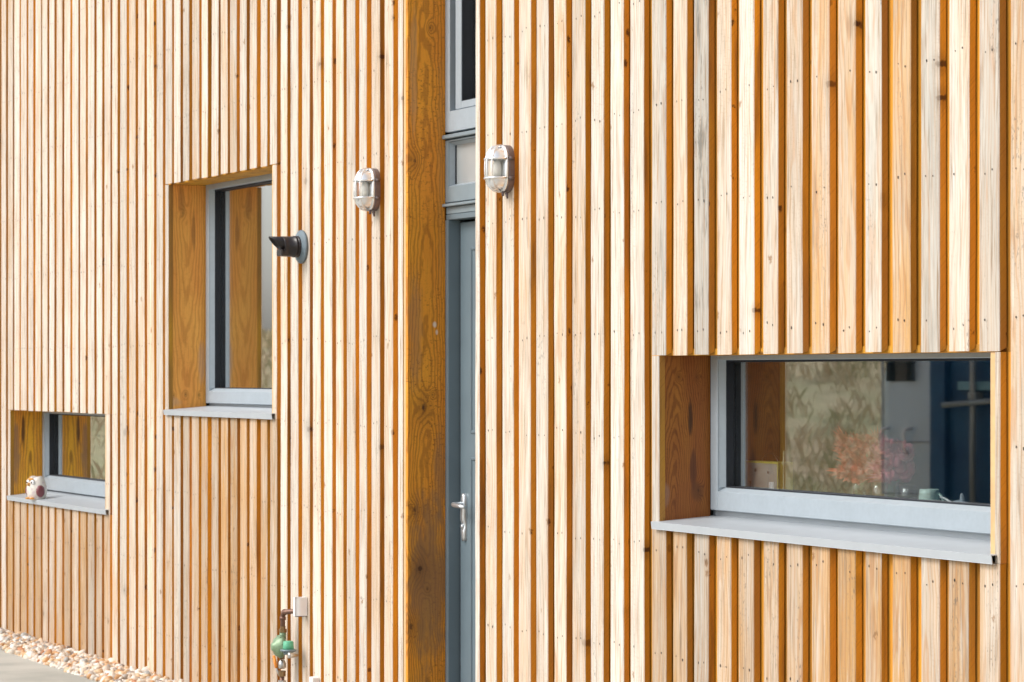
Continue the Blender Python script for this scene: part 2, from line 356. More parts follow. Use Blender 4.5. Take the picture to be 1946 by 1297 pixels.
def board(mb, a, b, y0, y1, z0, z1, warm, bright, grey, sidehue, bevel_end=False, amp=.0015, mats=(0, 1), nails=True):
    seed = R(0, 10); mb.ct = (warm, bright, grey, sidehue); mb.cb = ((a + b) / 2 + R(-.05, .05), (y0 + y1) / 2 + R(.004, .05), seed)
    n = max(2, int((z1 - z0) / .11)); ch = .0022; lean = R(-.0012, .0012)
    prof = [(a, y1), (a, y0 + ch), (a + ch, y0), (b - ch, y0), (b, y0 + ch), (b, y1)]
    vs = []
    for i in range(n + 1):
        z = z0 + (z1 - z0) * i / n
        ja = amp * (mnoise.noise((seed * 9, z * 3.1, 1)) + .6 * mnoise.noise((seed * 9, z * 11, 5))); jb = amp * (mnoise.noise((seed * 5, z * 2.7, 7)) + .6 * mnoise.noise((seed * 3, z * 12, 9)))
        jy = amp * .9 * mnoise.noise((seed * 2, z * 2, 3)); d = lean * (z - 2)
        for j, (x, y) in enumerate(prof):
            zz = z
            if bevel_end and i == 0 and y > y0 + ch: zz = z + .009 * (y - y0) / .022
            vs.append((x + (ja if j < 3 else jb) + d, y + (jy if 0 < j < 5 else 0), zz))
    fs = []; ms = []
    for i in range(n):
        for j in range(5):
            fs.append((i * 6 + j, i * 6 + j + 1, i * 6 + 6 + j + 1, i * 6 + 6 + j)); ms.append(mats[0] if j in (1, 2, 3) else mats[1])
    fs += [(0, 1, 2, 3, 4, 5), tuple(n * 6 + j for j in range(6))]; ms += [mats[1], mats[0]]
    mb.add(vs, fs, ms)
    if nails and b - a > .05:
        for nz in NAILZ:
            zc = nz + R(-.012, .012)
            if z0 + .04 < zc < z1 - .03:
                for u in (.30, .70):
                    if rnd() < .1: continue
                    cx = a + (b - a) * (u + R(-.05, .05)) + lean * (zc - 2); cz = zc + R(-.007, .007); r1 = R(.0018, .0030); r2 = r1 * R(1.0, 1.9)
                    yy = y0 - .0013
                    mb.add([(cx + r1 * math.cos(w * math.pi / 4), yy, cz + r2 * math.sin(w * math.pi / 4)) for w in range(8)], [tuple(range(8))], 2)

def pieces(a, b, z0, z1, opens, trim=.008):
    """split a vertical strip around the openings -> list of (a,b,z0,z1,kind)"""
    out = []
    hit = None
    for o in opens:
        if b > o[0] + 1e-4 and a < o[1] - 1e-4: hit = o
    if not hit: return [(a, b, z0, z1, 'full')]
    out.append((a, b, z0, hit[2], 'below')); out.append((a, b, hit[3], z1, 'above'))
    if a < hit[0] - trim: out.append((a, hit[0], hit[2], hit[3], 'rip'))
    if b > hit[1] + trim: out.append((hit[1], b, hit[2], hit[3], 'rip'))
    return out

house = empty('timber_house', (0, 0, 0))
tag(house, 'timber house wall clad in weathered vertical larch boards with grey framed windows and door', 'house')
wins = list(OPEN.values())
for side, cols_ in (('L', colsL), ('R', colsR)):
    mb = MB(); bk = MB(); skip = 22 if side == 'L' else 0
    for i, (a, b) in enumerate(cols_):
        key = (side, i - skip)
        w, br, g = CH.get(key, (R(-.22, .28) if side == 'L' else R(-.15, .35), R(.25, 1.0), R(-.25, .35) if side == 'L' else R(-.1, .4)))
        sh = rnd()
        for (p0, p1, z0, z1, kd) in pieces(a, b, .012, WALL_TOP, wins):
            if p1 - p0 < .006: continue
            if kd == 'below':
                board(mb, p0, p1, R(-.0012, .0012), .022, z0 + R(0, .004), z1 - .001, min(1, w + R(.2, .75)), R(0, .45), g * .6, rnd())
            else:
                y0 = R(-.0012, .0012)
                if kd == 'rip': sh = 1.0
                board(mb, p0, p1, y0, .022, z0 + (R(0, .004) if kd != 'rip' else 0), z1, w, br, g, sh, bevel_end=(kd == 'above'))
    cs = sorted(cols_)
    bb = [((cs[i][0] + cs[i][1]) / 2 + .004, (cs[i + 1][0] + cs[i + 1][1]) / 2 - .004) for i in range(len(cs) - 1)]
    if side == 'L': bb.append(((cs[-1][0] + cs[-1][1]) / 2 + .004, XDL - .021))
    else: bb.insert(0, (XDR + .0215, (cs[1][0] + cs[1][1]) / 2 - .004))
    for (a, b) in bb:
        if b - a < .01: continue
        for (p0, p1, z0, z1, kd) in pieces(a, b, .02, WALL_TOP, [(o[0] - .0015, o[1] + .0015, o[2], o[3]) for o in wins], .03):
            if p1 - p0 < .006: continue
            board(bk, p0, p1, .0265 + R(0, .0012), .0425, z0, z1, .6, R(.2, .8), 0, rnd(), mats=(0, 0), nails=False, amp=.0005)
    mb.build('cladding', [M['face'], M['side'], M['nail']], house)
    bk.build('rear_boards', [M['back']], house)

# golden edge boards of the linings (their front edges are seen beside the openings)
def lin_edge(mb, x0, x1, y0, y1, z0, z1):
    mb.ct = (.7, .7, 0, R(0, .3)); mb.cb = ((x0 + x1) / 2, y1 + .02, R(0, 9)); mb.box(x0, x1, y0, y1, z0, z1)
mb = MB(); lin_edge(mb, U(765.9), XDL - .0004, .0035, .0395, .012, WALL_TOP)
mb.build('corner_trim', [M['trim']], house)

# structural wall behind the cladding with its holes
xa, xb = colsL[0][0] - .02, colsR[-1][1] + .02
holes = [(o[0] - .02, o[1] + .02, o[2] - .03, o[3] + .04) for o in wins] + [(XDL - .02, XDR + .02, -1, 9)]
xs = sorted({xa, xb, *[h[0] for h in holes], *[h[1] for h in holes]}); zs = sorted({0.0, WALL_TOP, *[h[2] for h in holes if h[2] > 0], *[h[3] for h in holes if h[3] < 9]})
mb = MB()
for i in range(len(xs) - 1):
    for j in range(len(zs) - 1):
        cxm, czm = (xs[i] + xs[i + 1]) / 2, (zs[j] + zs[j + 1]) / 2
        if any(h[0] < cxm < h[1] and h[2] < czm < h[3] for h in holes): continue
        mb.box(xs[i], xs[i + 1], .043, .27, zs[j], zs[j + 1])
mb.build('inner_wall', [M['membrane']], house)
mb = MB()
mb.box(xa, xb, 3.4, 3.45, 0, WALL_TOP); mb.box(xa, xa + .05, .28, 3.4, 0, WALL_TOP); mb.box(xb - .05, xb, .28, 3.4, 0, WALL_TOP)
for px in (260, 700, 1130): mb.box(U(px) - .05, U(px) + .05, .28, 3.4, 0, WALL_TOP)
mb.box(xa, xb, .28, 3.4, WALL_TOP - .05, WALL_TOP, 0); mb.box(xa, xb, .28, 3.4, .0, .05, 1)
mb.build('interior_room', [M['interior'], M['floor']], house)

# ------------------------------------------------------------------ windows
def sheet(mb, pts, t, x0, x1, m=0):
    """thin folded sheet: polyline (y,z) given thickness t, extruded along x"""
    n = len(pts); off = []
    for i in range(n):
        d = Vector(pts[min(i + 1, n - 1)]) - Vector(pts[max(i - 1, 0)]); d.normalize(); off.append((pts[i][0] + d.y * t, pts[i][1] - d.x * t))
    for i in range(n - 1):
        mb.ext([pts[i], pts[i + 1], off[i + 1], off[i]], x0, x1, m)

def ring(mb, x0, x1, z0, z1, w, y0, y1, m=0, bev=.0015, wb=None, wt=None):
    wb = wb if wb is not None else w; wt = wt if wt is not None else w
    mb.box(x0, x0 + w, y0, y1, z0, z1, m, bev); mb.box(x1 - w, x1, y0, y1, z0, z1, m, bev)
    mb.box(x0 + w + .0003, x1 - w - .0003, y0 + .0002, y1, z0 + .0002, z0 + wb, m, bev); mb.box(x0 + w + .0003, x1 - w - .0003, y0 + .0002, y1, z1 - wt, z1 - .0002, m, bev)

BR = (.50, .235, .065); DK = (.20, .075, .022); LT = (.62, .34, .10)
def window(opn, lmat, gx, gzb, gzt, zfb, zsillback, zlip, lipL, lipR, fw):
    x0, x1o, z0, z1 = opn
    xr = x1o - .020 if lmat != M['lin_wide'] else U(1880)
    # lining boards
    w = MB(); zf0 = zfb; fx0 = x0 - .012; fx1 = xr + .010
    ztop = gzt + fw + .025
    ring(w, fx0, fx1, zf0 + .004, ztop, .034, YF + .008, YF + .07)
    ring(w, fx0 + .022, fx1 - .022, zf0, ztop - .022, fw, YF - .006, YF + .06, 0, .002, wb=gzb - zf0 - .012, wt=fw)
    # glazing bead, bevelled
    gx0 = fx0 + .022 + fw; gx1 = fx1 - .022 - fw; gz0 = gzb - .012; gz1 = ztop - .022 - fw
    w.ext([(YF - .002, gz0 - .001), (YF + .020, gz0 + .012), (YF + .030, gz0 + .012), (YF + .030, gz0 - .001)], gx0, gx1)
    w.ext([(gx0 - .001, YF - .002), (gx0 + .010, YF + .020), (gx0 + .010, YF + .03), (gx0 - .001, YF + .03)], gz0 + .0125, gz1, 0, 'z')
    w.ext([(gx1 + .001, YF - .002), (gx1 - .010, YF + .020), (gx1 - .010, YF + .03), (gx1 + .001, YF + .03)], gz0 + .0125, gz1, 0, 'z')
    wo = w.build('window', [M['alu']], house)
    g = MB(); ring(g, gx0 + .0085, gx1 - .0085, gz0 + .0105, gz1 - .0005, .006, YF + .0205, YF + .0462, 0, 0); g.build('gasket', [M['gasket']], wo)
    g = MB(); g.box(gx0 + .001, gx1 - .001, YF + .0465, YF + .0505, gz0 + .002, gz1 - .001); g.build('pane', [M['pane']], wo)
    # inner spacer frame and inner reveal
    g = MB(); ring(g, gx0 - .02, gx1 + .02, gz0 - .02, gz1 + .02, .032, YF + .052, YF + .078, 0, 0); g.build('inner_frame', [M['gasket']], wo)
    # reveal boards
    g = MB(); g.box(x0 - .020, x0, .0228, YF - .0005, z0, z1 + .0, 0)
    g.build('reveal_board', [lmat], wo)
    g = MB(); g.ct = (.6, .7, 0, .1); g.cb = (xr, .1, 3.3); g.box(xr, x1o - .0005, .004, YF - .0005, z0 + .02, z1 - .0, 0); g.build('reveal_board', [M['trim']], wo)
    g = MB(); g.ct = (.6, .1, 0, .6); g.cb = (x0, .1, 5.3); g.box(x0, xr, .0235, YF - .008, z1 + .001, z1 + .021, 0); g.build('head_board', [M['side']], wo)
    # pressed sill
    g = MB(); sheet(g, [(-.0155, zlip - .022), (-.0185, zlip - .001), (-.0165, zlip), (YF + .022, zsillback), (YF + .024, zf0 + .012)], .0022, lipL, lipR)
    sheet(g, [(-.0155, zlip - .022), (-.004, zlip - .0235)], .002, lipL, lipR)
    so = g.build('sill', [M['alu_sill']], wo)
    return dict(gx0=gx0, gx1=gx1, gz0=gz0, gz1=gz1, fx0=fx0, zb=zf0)

# lining materials, knots and stains measured on each reveal board
def RK(px, py, x): v = PX(px, py, x); return v.y, v.z
xw, xt, xsm = OPEN['wide'][0], OPEN['tall'][0], OPEN['small'][0]
a1 = RK(1312, 790, xw); a2 = RK(1318, 890, xw); a3 = RK(1326, 935, xw); a4 = RK(1265, 940, xw)
M['lin_wide'] = lining('reveal_oak_wide', (.31, .105, .026), (.11, .032, .011), (.42, .17, .032), RK(1281, 800, xw)[0], .006, .11, 1.02, lam=.006, rc=.5,
    knots=[(*RK(1327, 932, xw), .006, .8), (*RK(1290, 717, xw), .003, .8), (*RK(1325, 717, xw), .003, .6)],
    stains=[(*a1, .010, .075, .85, (.055, .028, .016)), (*a2, .016, .07, .75, (.09, .035, .02)), (*a3, .028, .04, .5, (.12, .05, .025)), (*a4, .02, .05, .5, (.36, .22, .15))])
b1 = RK(330, 765, xt)
M['lin_tall'] = lining('reveal_larch_tall', (.80, .34, .07), (.42, .14, .022), (.86, .43, .09), RK(354, 600, xt)[0], .055, -.062, 1.6, lam=.012, rc=.38,
    knots=[(*RK(348, 405, xt), .006, .45), (*RK(330, 752, xt), .003, .9), (*RK(353, 750, xt), .004, .9), (*RK(378, 751, xt), .003, .8)],
    stains=[(*RK(345, 385, xt), .02, .10, .5, (.26, .11, .035)), (*RK(368, 440, xt), .012, .12, .6, (.24, .10, .03)), (*b1, .05, .03, .5, (.45, .30, .20)), (*RK(384, 690, xt), .025, .12, .45, (.46, .31, .21))])
c1 = RK(42, 830, xsm)
M['lin_small'] = lining('reveal_larch_small', (.78, .33, .04), (.26, .10, .03), (.90, .47, .035), .12, .02, .05, 1.0, lam=.013,
    stains=[(*RK(30, 860, xsm), .030, .22, .75, (.30, .17, .10)), (*RK(44, 820, xsm), .012, .12, .9, (.10, .045, .018)), (*RK(58, 868, xsm), .012, .04, .6, (.25, .11, .02))])
M['lin_door'] = lining('door_jamb_douglas', (.76, .285, .028), (.27, .088, .012), (.84, .36, .030), .075, .05, .02, 1.6, lam=.0085, rc=.5, saw=.8,
    knots=[(*RK(x_, y_, XDL), s_, st) for x_, y_, s_, st in ((788, 305, .010, .7), (818, 53, .006, .75), (805, 775, .013, .95), (788, 969, .010, .85), (798, 1082, .015, .95), (781, 1192, .013, .8), (812, 1120, .006, .6), (822, 750, .004, .7))],
    stains=[(*RK(815, 1110, XDL), .11, .42, .72, (.22, .125, .065)), (*RK(836, 900, XDL), .035, .25, .5, (.25, .14, .07)), (*RK(790, 620, XDL), .04, .28, .4, (.30, .18, .10)), (*RK(786, 130, XDL), .02, .3, .45, (.46, .28, .14)),
            (*RK(838, 300, XDL), .02, .6, .3, (.44, .22, .07)), (*RK(826, 617, XDL), .010, .015, .75, (.78, .72, .64)), (*RK(830, 632, XDL), .006, .012, .6, (.75, .70, .62))])

zb = Zp(1351, 969, YF); 
W3 = window(OPEN['wide'], M['lin_wide'], 0, Zp(1374.5, 926.6, YF + .022), Zp(1481, 686, YF + .022), zb, Zp(1352, 981, YF - .015), 1.006, U(1237.5, -.017), U(1884.5, -.017), .046)
zb2 = Zp(392, 766.5, YF)
W2 = window(OPEN['tall'], M['lin_tall'], 0, Zp(408, 738.5, YF + .022), Zp(516, 344, YF + .022), zb2, Zp(392, 771.5, YF - .015), 1.307, U(310.5, -.017), U(516.2, -.017), .046)
zb3 = Zp(92, 931, YF)
W1 = window(OPEN['small'], M['lin_small'], 0, Zp(96, 904, YF + .022), 1.272 - .02, zb3, Zp(92, 934, YF - .015), .791, U(13, -.017), U(200.8, -.017), .040)

# ------------------------------------------------------------------ entrance: jamb, glazing above, door
g = MB(); g.box(XDL - .020, XDL, .0, YD, .012, WALL_TOP); g.build('door_jamb', [M['lin_door']], house)
g = MB(); g.ct = (.6, .6, 0, .3); g.cb = (XDR, .1, 2.2); g.box(XDR, XDR + .02, .0225, YD, .012, WALL_TOP); g.build('door_jamb', [M['side']], house)
xl, xr = XDL, XDR
def zD(px, py, y=YD): return Zp(px, py, y)
z_upb = zD(848, 253.5)          # bottom of tall top light
z_trt = zD(848, 266)            # top of transom window
z_trb = zD(848, 386)            # bottom of transom window
z_head = zD(848, 421)
fr = MB()
ring(fr, xl, xr, z_upb + .004, 4.6, .030, YD, YD + .07, 0, .0015)
xs0 = U(863.3, YD); 
ring(fr, U(854.5, YD + .004), xr - .02, z_upb + .0, 4.58, .022, YD - .006, YD + .05, 0, .0015, wb=zD(862, 211) - z_upb)
tl = fr.build('top_light', [M['alu']], house)
sx0 = U(864.5, YD); zg0 = zD(864, 211) + .004
g = MB(); ring(g, sx0, xr - .045, zg0, 4.55, .052, YD + .002, YD + .05, 0, .002, wb=.028); g.build('sash', [M['alu']], tl)
g = MB(); g.box(sx0 - .008, sx0 - .0005, YD + .012, YD + .03, zg0, 4.55); g.build('gasket', [M['gasket']], tl)
g = MB(); ring(g, sx0 + .0515, xr - .0965, zg0 + .0275, 4.499, .004, YD + .006, YD + .052, 0, 0); g.build('gasket', [M['gasket']], tl)
g = MB(); g.box(sx0 + .05, xr - .09, YD + .052, YD + .056, zg0 + .02, 4.5); g.build('pane', [M['pane']], tl)
# projecting cover strips between units
g = MB()
for (pyt, pyb) in ((258, 265.5), (388.5, 394)):
    g.box(xl + .0005, xr - .0005, YD - .014, YD + .05, zD(848, pyb), zD(848, pyt), 0, .002)
g.box(xl + .0005, xr - .0005, YD + .004, YD + .05, zD(848, 408), zD(848, 394.6), 0, .002)
g.build('transom_strip', [M['alu_door']], house)
fr = MB(); zt0, zt1 = z_trb, z_trt - .003
wl = U(852, YD) - xl
ring(fr, xl + .0005, xr - .0005, zt0, zt1, wl, YD, YD + .06, 0, .0015, wb=zD(866, 353) - zt0, wt=.008)
tw = fr.build('transom_window', [M['alu_door']], house)
g = MB(); gx0 = xl + wl; gz0, gz1 = zD(866, 353), zt1 - .010
dd = .030
g.add([(gx0, YD + .002, gz0), (gx0 + .006, YD + dd, gz0 + .010), (gx0 + .006, YD + dd, gz1 - .01), (gx0, YD + .002, gz1)], [(0, 1, 2, 3)])
g.add([(gx0, YD + .002, gz0), (xr, YD + .002, gz0), (xr, YD + dd, gz0 + .010), (gx0 + .006, YD + dd, gz0 + .010)], [(0, 1, 2, 3)])
g.add([(gx0, YD + .002, gz1), (xr, YD + .002, gz1), (xr, YD + dd, gz1 - .010), (gx0 + .006, YD + dd, gz1 - .010)], [(0, 1, 2, 3)])
g.build('glazing_bead', [M['alu']], tw)
g = MB(); g.box(gx0 + .0065, gx0 + .012, YD + dd - .004, YD + dd + .006, gz0 + .010, gz1 - .01); g.build('gasket', [M['gasket']], tw)
k = NT('frosted_glass'); frost = k.bsdf(k.mix(k.ramp(k.noise(k.pos(), 4, 2), .3, .7), (.34, .37, .38), (.42, .44, .44)), .18, spec=.8)
g = MB(); g.box(gx0 + .006, xr - .03, YD + dd, YD + dd + .006, gz0 + .008, gz1 - .008); g.build('pane', [frost], tw)
# door frame
fw_ = U(851.5, YD) - xl; dep = .046
fr = MB(); fr.box(xl + .0005, xl + fw_, YD, YD + .07, .05, z_head + .004, 0, .0015); fr.box(xr - .035, xr - .0005, YD, YD + .07, .05, z_head + .004, 0, .0015)
fr.box(xl + .0005, xr - .0005, YD + .003, YD + .07, z_head + .0045, zD(848, 408.6), 0, .0015)
fr.build('door_frame', [M['door']], house)
ld = MB(); yl = YD + dep; dl = xl + fw_ + .012
ld.box(dl, xr - .04, yl, yl + .05, .07, z_head - .005, 0, .003)
px0 = U(895, yl); zpt = Zp(897, 470, yl)
for (z0_, z1_) in ((1.25, zpt), (.28, 1.16)):
    ring(ld, px0, xr - .075, z0_, z1_, .012, yl - .006, yl + .002, 0, .003)
dr = ld.build('door', [M['door']], house)
g = MB(); g.box(xl + fw_ + .0005, dl - .0005, yl + .004, yl + .03, .06, z_head); g.build('seal', [M['gasket']], dr)
# handle: long curved back plate + lever
hx = U(884.5, yl); hz1 = Zp(888, 939.5, yl - .02); hz0 = Zp(888, 1030, yl - .02)
g = MB()
hp = []
n = 14
for i in range(n + 1):
    t = i / n; z = hz0 + (hz1 - hz0) * t; w_ = .0165 * (1 - .55 * max(0, abs(t - .5) * 2 - .82) / .18)
    dpt = .013 + .004 * math.sin(t * math.pi) - (.006 if .25 < t < .38 else 0)
    hp.append((z, w_, dpt))
vs = []
for z, w_, dpt in hp:
    for (ax, ay) in ((-1, 0), (-1, .6), (-.7, 1), (.7, 1), (1, .6), (1, 0)): vs.append((hx + ax * w_, yl - ay * dpt, z))
fs = [(i * 6 + j, i * 6 + j + 1, i * 6 + 7 + j, i * 6 + 6 + j) for i in range(n) for j in range(5)] + [tuple(range(6)), tuple(n * 6 + j for j in range(6))]
g.add(vs, fs, 0, True); lz = Zp(880, 960, yl - .03)
g.tube([(hx, yl - .01, lz), (hx, yl - .040, lz), (hx + .006, yl - .052, lz), (hx + .03, yl - .058, lz - .001), (hx + .07, yl - .056, lz - .003), (hx + .108, yl - .052, lz - .006)], [.011, .010, .010, .0095, .0085, .007], 12)
g.tube([(hx, yl - .01, lz - .085), (hx, yl - .018, lz - .085)], [.0085, .0085], 12)
g.build('handle', [M['handle']], dr)

# ------------------------------------------------------------------ bulkhead lamps
def lamp(pxr, pyc, label):
    x1_ = U(pxr, -.012); z = Zp(pxr - 10, pyc, -.02); w = .050; h = .0845
    cx = x1_ - w; root = empty('bulkhead_lamp', (cx, 0, z)); O = (cx, 0, z)
    tag(root, label, 'wall lamp', 'bulkhead lamps beside the door')
    def oval(hw, hh, y, n=36, zc=0.0):
        L = hh - hw; o = []
        for k in range(n):
            a = 2 * math.pi * k / n; c_, s__ = math.cos(a), math.sin(a)
            o.append((cx + hw * c_, y, z + zc + hw * s__ + (L if s__ > 1e-6 else (-L if s__ < -1e-6 else 0))))
        return o
    def loft(mb, rings, m=0, smooth=True):
        n = len(rings[0]); vs = [v for r_ in rings for v in r_]
        fs = [(i * n + k, i * n + (k + 1) % n, (i + 1) * n + (k + 1) % n, (i + 1) * n + k) for i in range(len(rings) - 1) for k in range(n)]
        fs += [tuple(range(n)), tuple((len(rings) - 1) * n + k for k in range(n))]
        mb.add(vs, fs, m, smooth)
    g = MB(); loft(g, [oval(w, h, -.0006), oval(w, h, -.020), oval(w - .003, h - .003, -.024)], 0, False)
    for sx in (-1, 1):
        for zz in (-.035, .035): g.tube([(cx + sx * (w + .001), -.003, z + zz), (cx + sx * (w + .001), -.022, z + zz)], .006, 10)
    g.build('base', [M['lampbase']], root, O)
    g = MB(); loft(g, [oval(w - .008, h - .008, -.0242), oval(w - .009, h - .009, -.0285)], 0, False); g.build('reflector', [M['white']], root, O)
    g = MB(); loft(g, [oval(w - .001, h - .001, -.0245), oval(w + .001, h + .001, -.028), oval(w - .004, h - .004, -.033)]); g.build('rim', [M['chrome']], root, O)
    gl = MB(); rings_ = []
    for i in range(9):
        t = i / 8 * math.pi / 2; rings_.append(oval((w - .010) * max(.12, math.cos(t) ** .55), (h - .010) * max(.3, math.cos(t) ** .5), -.033 - .047 * math.sin(t)))
    loft(gl, rings_); gl.build('glass', [M['lampglass']], root, O)
    # reflector shell at both ends (polished)
    for sg in (1, -1):
        e = MB(); rr = []
        for i in range(8):
            t = i / 7 * math.pi / 2; hw = (w - .0075) * max(.1, math.cos(t) ** .55); dep_ = -.0335 - .049 * math.sin(t); L = h - w
            row = []
            for k in range(17):
                a = math.pi * k / 16; row.append((cx + hw * math.cos(a), dep_, z + sg * (L * .95 + hw * math.sin(a) * (1.0))))
            rr.append(row)
        vs = [v for r_ in rr for v in r_]; fs = [(i * 17 + k, i * 17 + k + 1, (i + 1) * 17 + k + 1, (i + 1) * 17 + k) for i in range(7) for k in range(16)]
        e.add(vs, fs, 0, True); e.build('end_shell', [M['chrome']], root, O)
    # cage
    c = MB()
    for zz in (.034, -.034):
        pts = []
        for i in range(13):
            a = math.pi * i / 12; pts.append((cx + (w - .003) * (math.copysign(abs(math.cos(a)) ** .6, math.cos(a))), -.030 - .055 * math.sin(a) ** .7, z + zz))
        c.tube(pts, .0042, 8)
    pts = []
    for i in range(17):
        a = math.pi * i / 16; pts.append((cx, -.030 - .056 * math.sin(a) ** .6, z + (h - .003) * (math.copysign(abs(math.cos(a)) ** .8, math.cos(a)))))
    c.tube(pts, .0042, 8)
    for sg in (1, -1):
        pts = []
        for i in range(17):
            a = math.pi * i / 16; pts.append((cx + sg * .030 * math.sin(a) ** .5, -.030 - .050 * math.sin(a) ** .7, z + (h - .006) * (math.copysign(abs(math.cos(a)) ** .8, math.cos(a)))))
        c.tube(pts, .0026, 8)
    c.build('cage', [M['chrome']], root, O)
    b = MB(); b.lathe([(.004, -.034), (.013, -.030), (.016, -.012), (.016, .012), (.010, .028), (.004, .032)], (cx, -.045, z), n=16); b.build('bulb', [M['bulb']], root, O)
    kn = MB(); kn.tube([(cx + .012, -.028, z - h + .002), (cx + .014, -.030, z - h - .012)], [.006, .0045], 10)
    kn.tube([(cx + .020, -.018, z - h - .002), (cx + .024, -.016, z - h - .022)], [.007, .003], 10); kn.build('clamp_screw', [M['lampbase']], root, O)
    return root
lamp(718.0, 360.5, 'caged oval bulkhead lamp on the boards left of the door jamb')
lamp(972.5, 320.5, 'caged oval bulkhead lamp on the boards right of the door, the larger looking one')

# ------------------------------------------------------------------ boiler flue
fc = P(572.5, 469.5, -.004); root = empty('boiler_flue', fc)
tag(root, 'dark brown stub of flue pipe with grey round collar right of the tall window', 'flue pipe')
g = MB(); g.lathe([(.070, .003), (.0705, -.003), (.066, -.008), (.052, -.011), (.046, -.016), (.040, -.016)], fc, 'y', 40); g.build('collar', [M['flange']], root, fc)
g = MB(); g.lathe([(.0455, -.014), (.0455, -.024), (.043, -.024), (.043, -.029), (.0455, -.029), (.0455, -.036), (.043, -.036), (.0425, -.080), (.0425, -.088), (.0395, -.089), (.039, -.05), (.02, -.05)], fc, 'y', 36)
g.build('outer_pipe', [M['flue']], root, fc)
g = MB(); n = 28; vs = []; cz = fc.z + .0125; r1 = .0285
for (yy, rr_, cut) in ((-.055, r1, 0), (-.118, r1, .026), (-.118, r1 - .0025, .026), (-.060, r1 - .0025, 0)):
    for k_ in range(n):
        w_ = 2 * math.pi * k_ / n; vs.append((fc.x + rr_ * math.cos(w_), fc.y + yy - cut * (math.sin(w_)) * 1.0 + (0), cz + rr_ * math.sin(w_)))
fs = [(i * n + k_, i * n + (k_ + 1) % n, (i + 1) * n + (k_ + 1) % n, (i + 1) * n + k_) for i in range(3) for k_ in range(n)] + [tuple(3 * n + k_ for k_ in range(n))]
g.add(vs, fs, 0, True)
g.build('inner_pipe', [M['flue']], root, fc)
g = MB(); g.box(fc.x - .030, fc.x + .030, fc.y - .100, fc.y - .06, fc.z - .040, fc.z - .012, 0, .004); g.build('drip_cup', [M['flue']], root, fc)

# ------------------------------------------------------------------ gas regulator and pipework
pc = P(548, 1240, -.05); root = empty('gas_regulator', (pc.x, 0, Zp(548, 1297, 0)))
OO = (pc.x, 0, Zp(548, 1297, 0)); tag(root, 'green gas regulator with brown pipes and orange lever low on the boards', 'gas regulator')
yq = -.062
def Q(px, py, y=yq): return P(px, py, y)
e0 = Q(557, 1162, -.035); e1 = Q(537.5, 1163); e2 = Q(535, 1205)
g = MB(); pts = [Vector((e0.x + .03, -.03, e0.z)), e0, Vector((e1.x + .03, yq, e1.z + .001))]
for i in range(7):
    a = i / 6 * math.pi / 2; pts.append(Vector((e1.x + .022 - .022 * math.sin(a) , yq, e1.z - .022 + .022 * math.cos(a))))
pts.append(Vector((e1.x, yq, e2.z)))
g.tube(pts, .0105, 12)
g.tube([Vector((e1.x + .026, yq, e1.z)), Vector((e1.x + .012, yq, e1.z - .002))], .0135, 12); g.tube([Vector((e1.x, yq, e1.z - .02)), Vector((e1.x, yq, e1.z - .034))], .0135, 12)
g.build('supply_pipe', [M['pipe']], root, OO)
g = MB(); zt = Zp(535, 1197, yq)
g.lathe([(.010, -.012), (.0165, -.010), (.0165, .004), (.012, .006), (.012, .016)], (e1.x, yq, zt), 'z', 6, smooth=False); g.build('union_nut', [M['brass']], root, OO)
bc = Q(533, 1229, -.075)
g = MB(); g.lathe([(.004, -.040), (.016, -.038), (.020, -.030), (.036, -.024), (.046, -.008), (.049, -.004), (.049, .004), (.044, .008), (.028, .022), (.012, .026)], bc, 'y', 28)
for k_ in range(8):
    a = k_ * math.pi / 4 + .3; g.lathe([(.0035, -.011), (.0035, -.006)], (bc.x + .0455 * math.cos(a), bc.y, bc.z + .0455 * math.sin(a)), 'y', 6)
g.tube([(e1.x, yq, bc.z + .025), (e1.x, yq, zt - .01)], .014, 12)
g.build('diaphragm_body', [M['green']], root, OO)
cc = Q(548.5, 1232, -.065); cb = Q(548, 1237, -.065)
g = MB(); g.lathe([(.030, -.004), (.034, 0), (.034, .004), (.030, .006)], cb, 'z', 24); g.lathe([(.02, -.016), (.022, -.005), (.02, -.003)], cb, 'z', 16); g.build('flange', [M['bluegrey']], root, OO)
g = MB(); g.lathe([(.0235, .0), (.0225, .014), (.021, .031), (.018, .034), (.003, .034)], (cb.x, cb.y, cb.z + .006), 'z', 20); g.build('cap', [M['green2']], root, OO)
kb = Q(553, 1246, -.085)
g = MB(); g.lathe([(.008, .03), (.011, .0), (.013, -.004), (.012, -.012), (.004, -.013)], kb, 'y', 14); g.build('test_point', [M['steel']], root, OO)
g = MB(); v0 = Q(536, 1253, yq); v1 = Q(536, 1275, yq)
g.tube([(v0.x, yq, bc.z - .02), (v0.x, yq, v0.z)], .012, 12, 1); g.lathe([(.010, .022), (.014, .016), (.018, .006), (.018, -.010), (.013, -.016)], (v0.x, yq, (v0.z + v1.z) / 2), 'z', 8, 0)
zl = Zp(536, 1297, yq); g.lathe([(.016, .012), (.016, -.012)], (v0.x, yq, v1.z - .012), 'z', 6, 1, False)
g.tube([(v0.x, yq, v1.z), (v0.x, yq, .04)], .0095, 12, 2); g.lathe([(.017, .010), (.017, -.010)], (v0.x, yq, v1.z - .050), 'z', 6, 0, False)
g.build('isolation_valve', [M['steel'], M['brass'], M['pipe']], root, OO)
h0 = Q(520.5, 1247, -.085); h1 = Q(525, 1270, -.085); h2 = Q(530, 1283, -.07)
g = MB(); g.tube([h0, h0.lerp(h1, .5), h1], [.006, .007, .006], 8, 0); g.tube([h1, h2, Vector((v0.x, yq, h2.z - .002))], .004, 8, 1); g.build('lever', [M['orange'], M['steel']], root, OO)

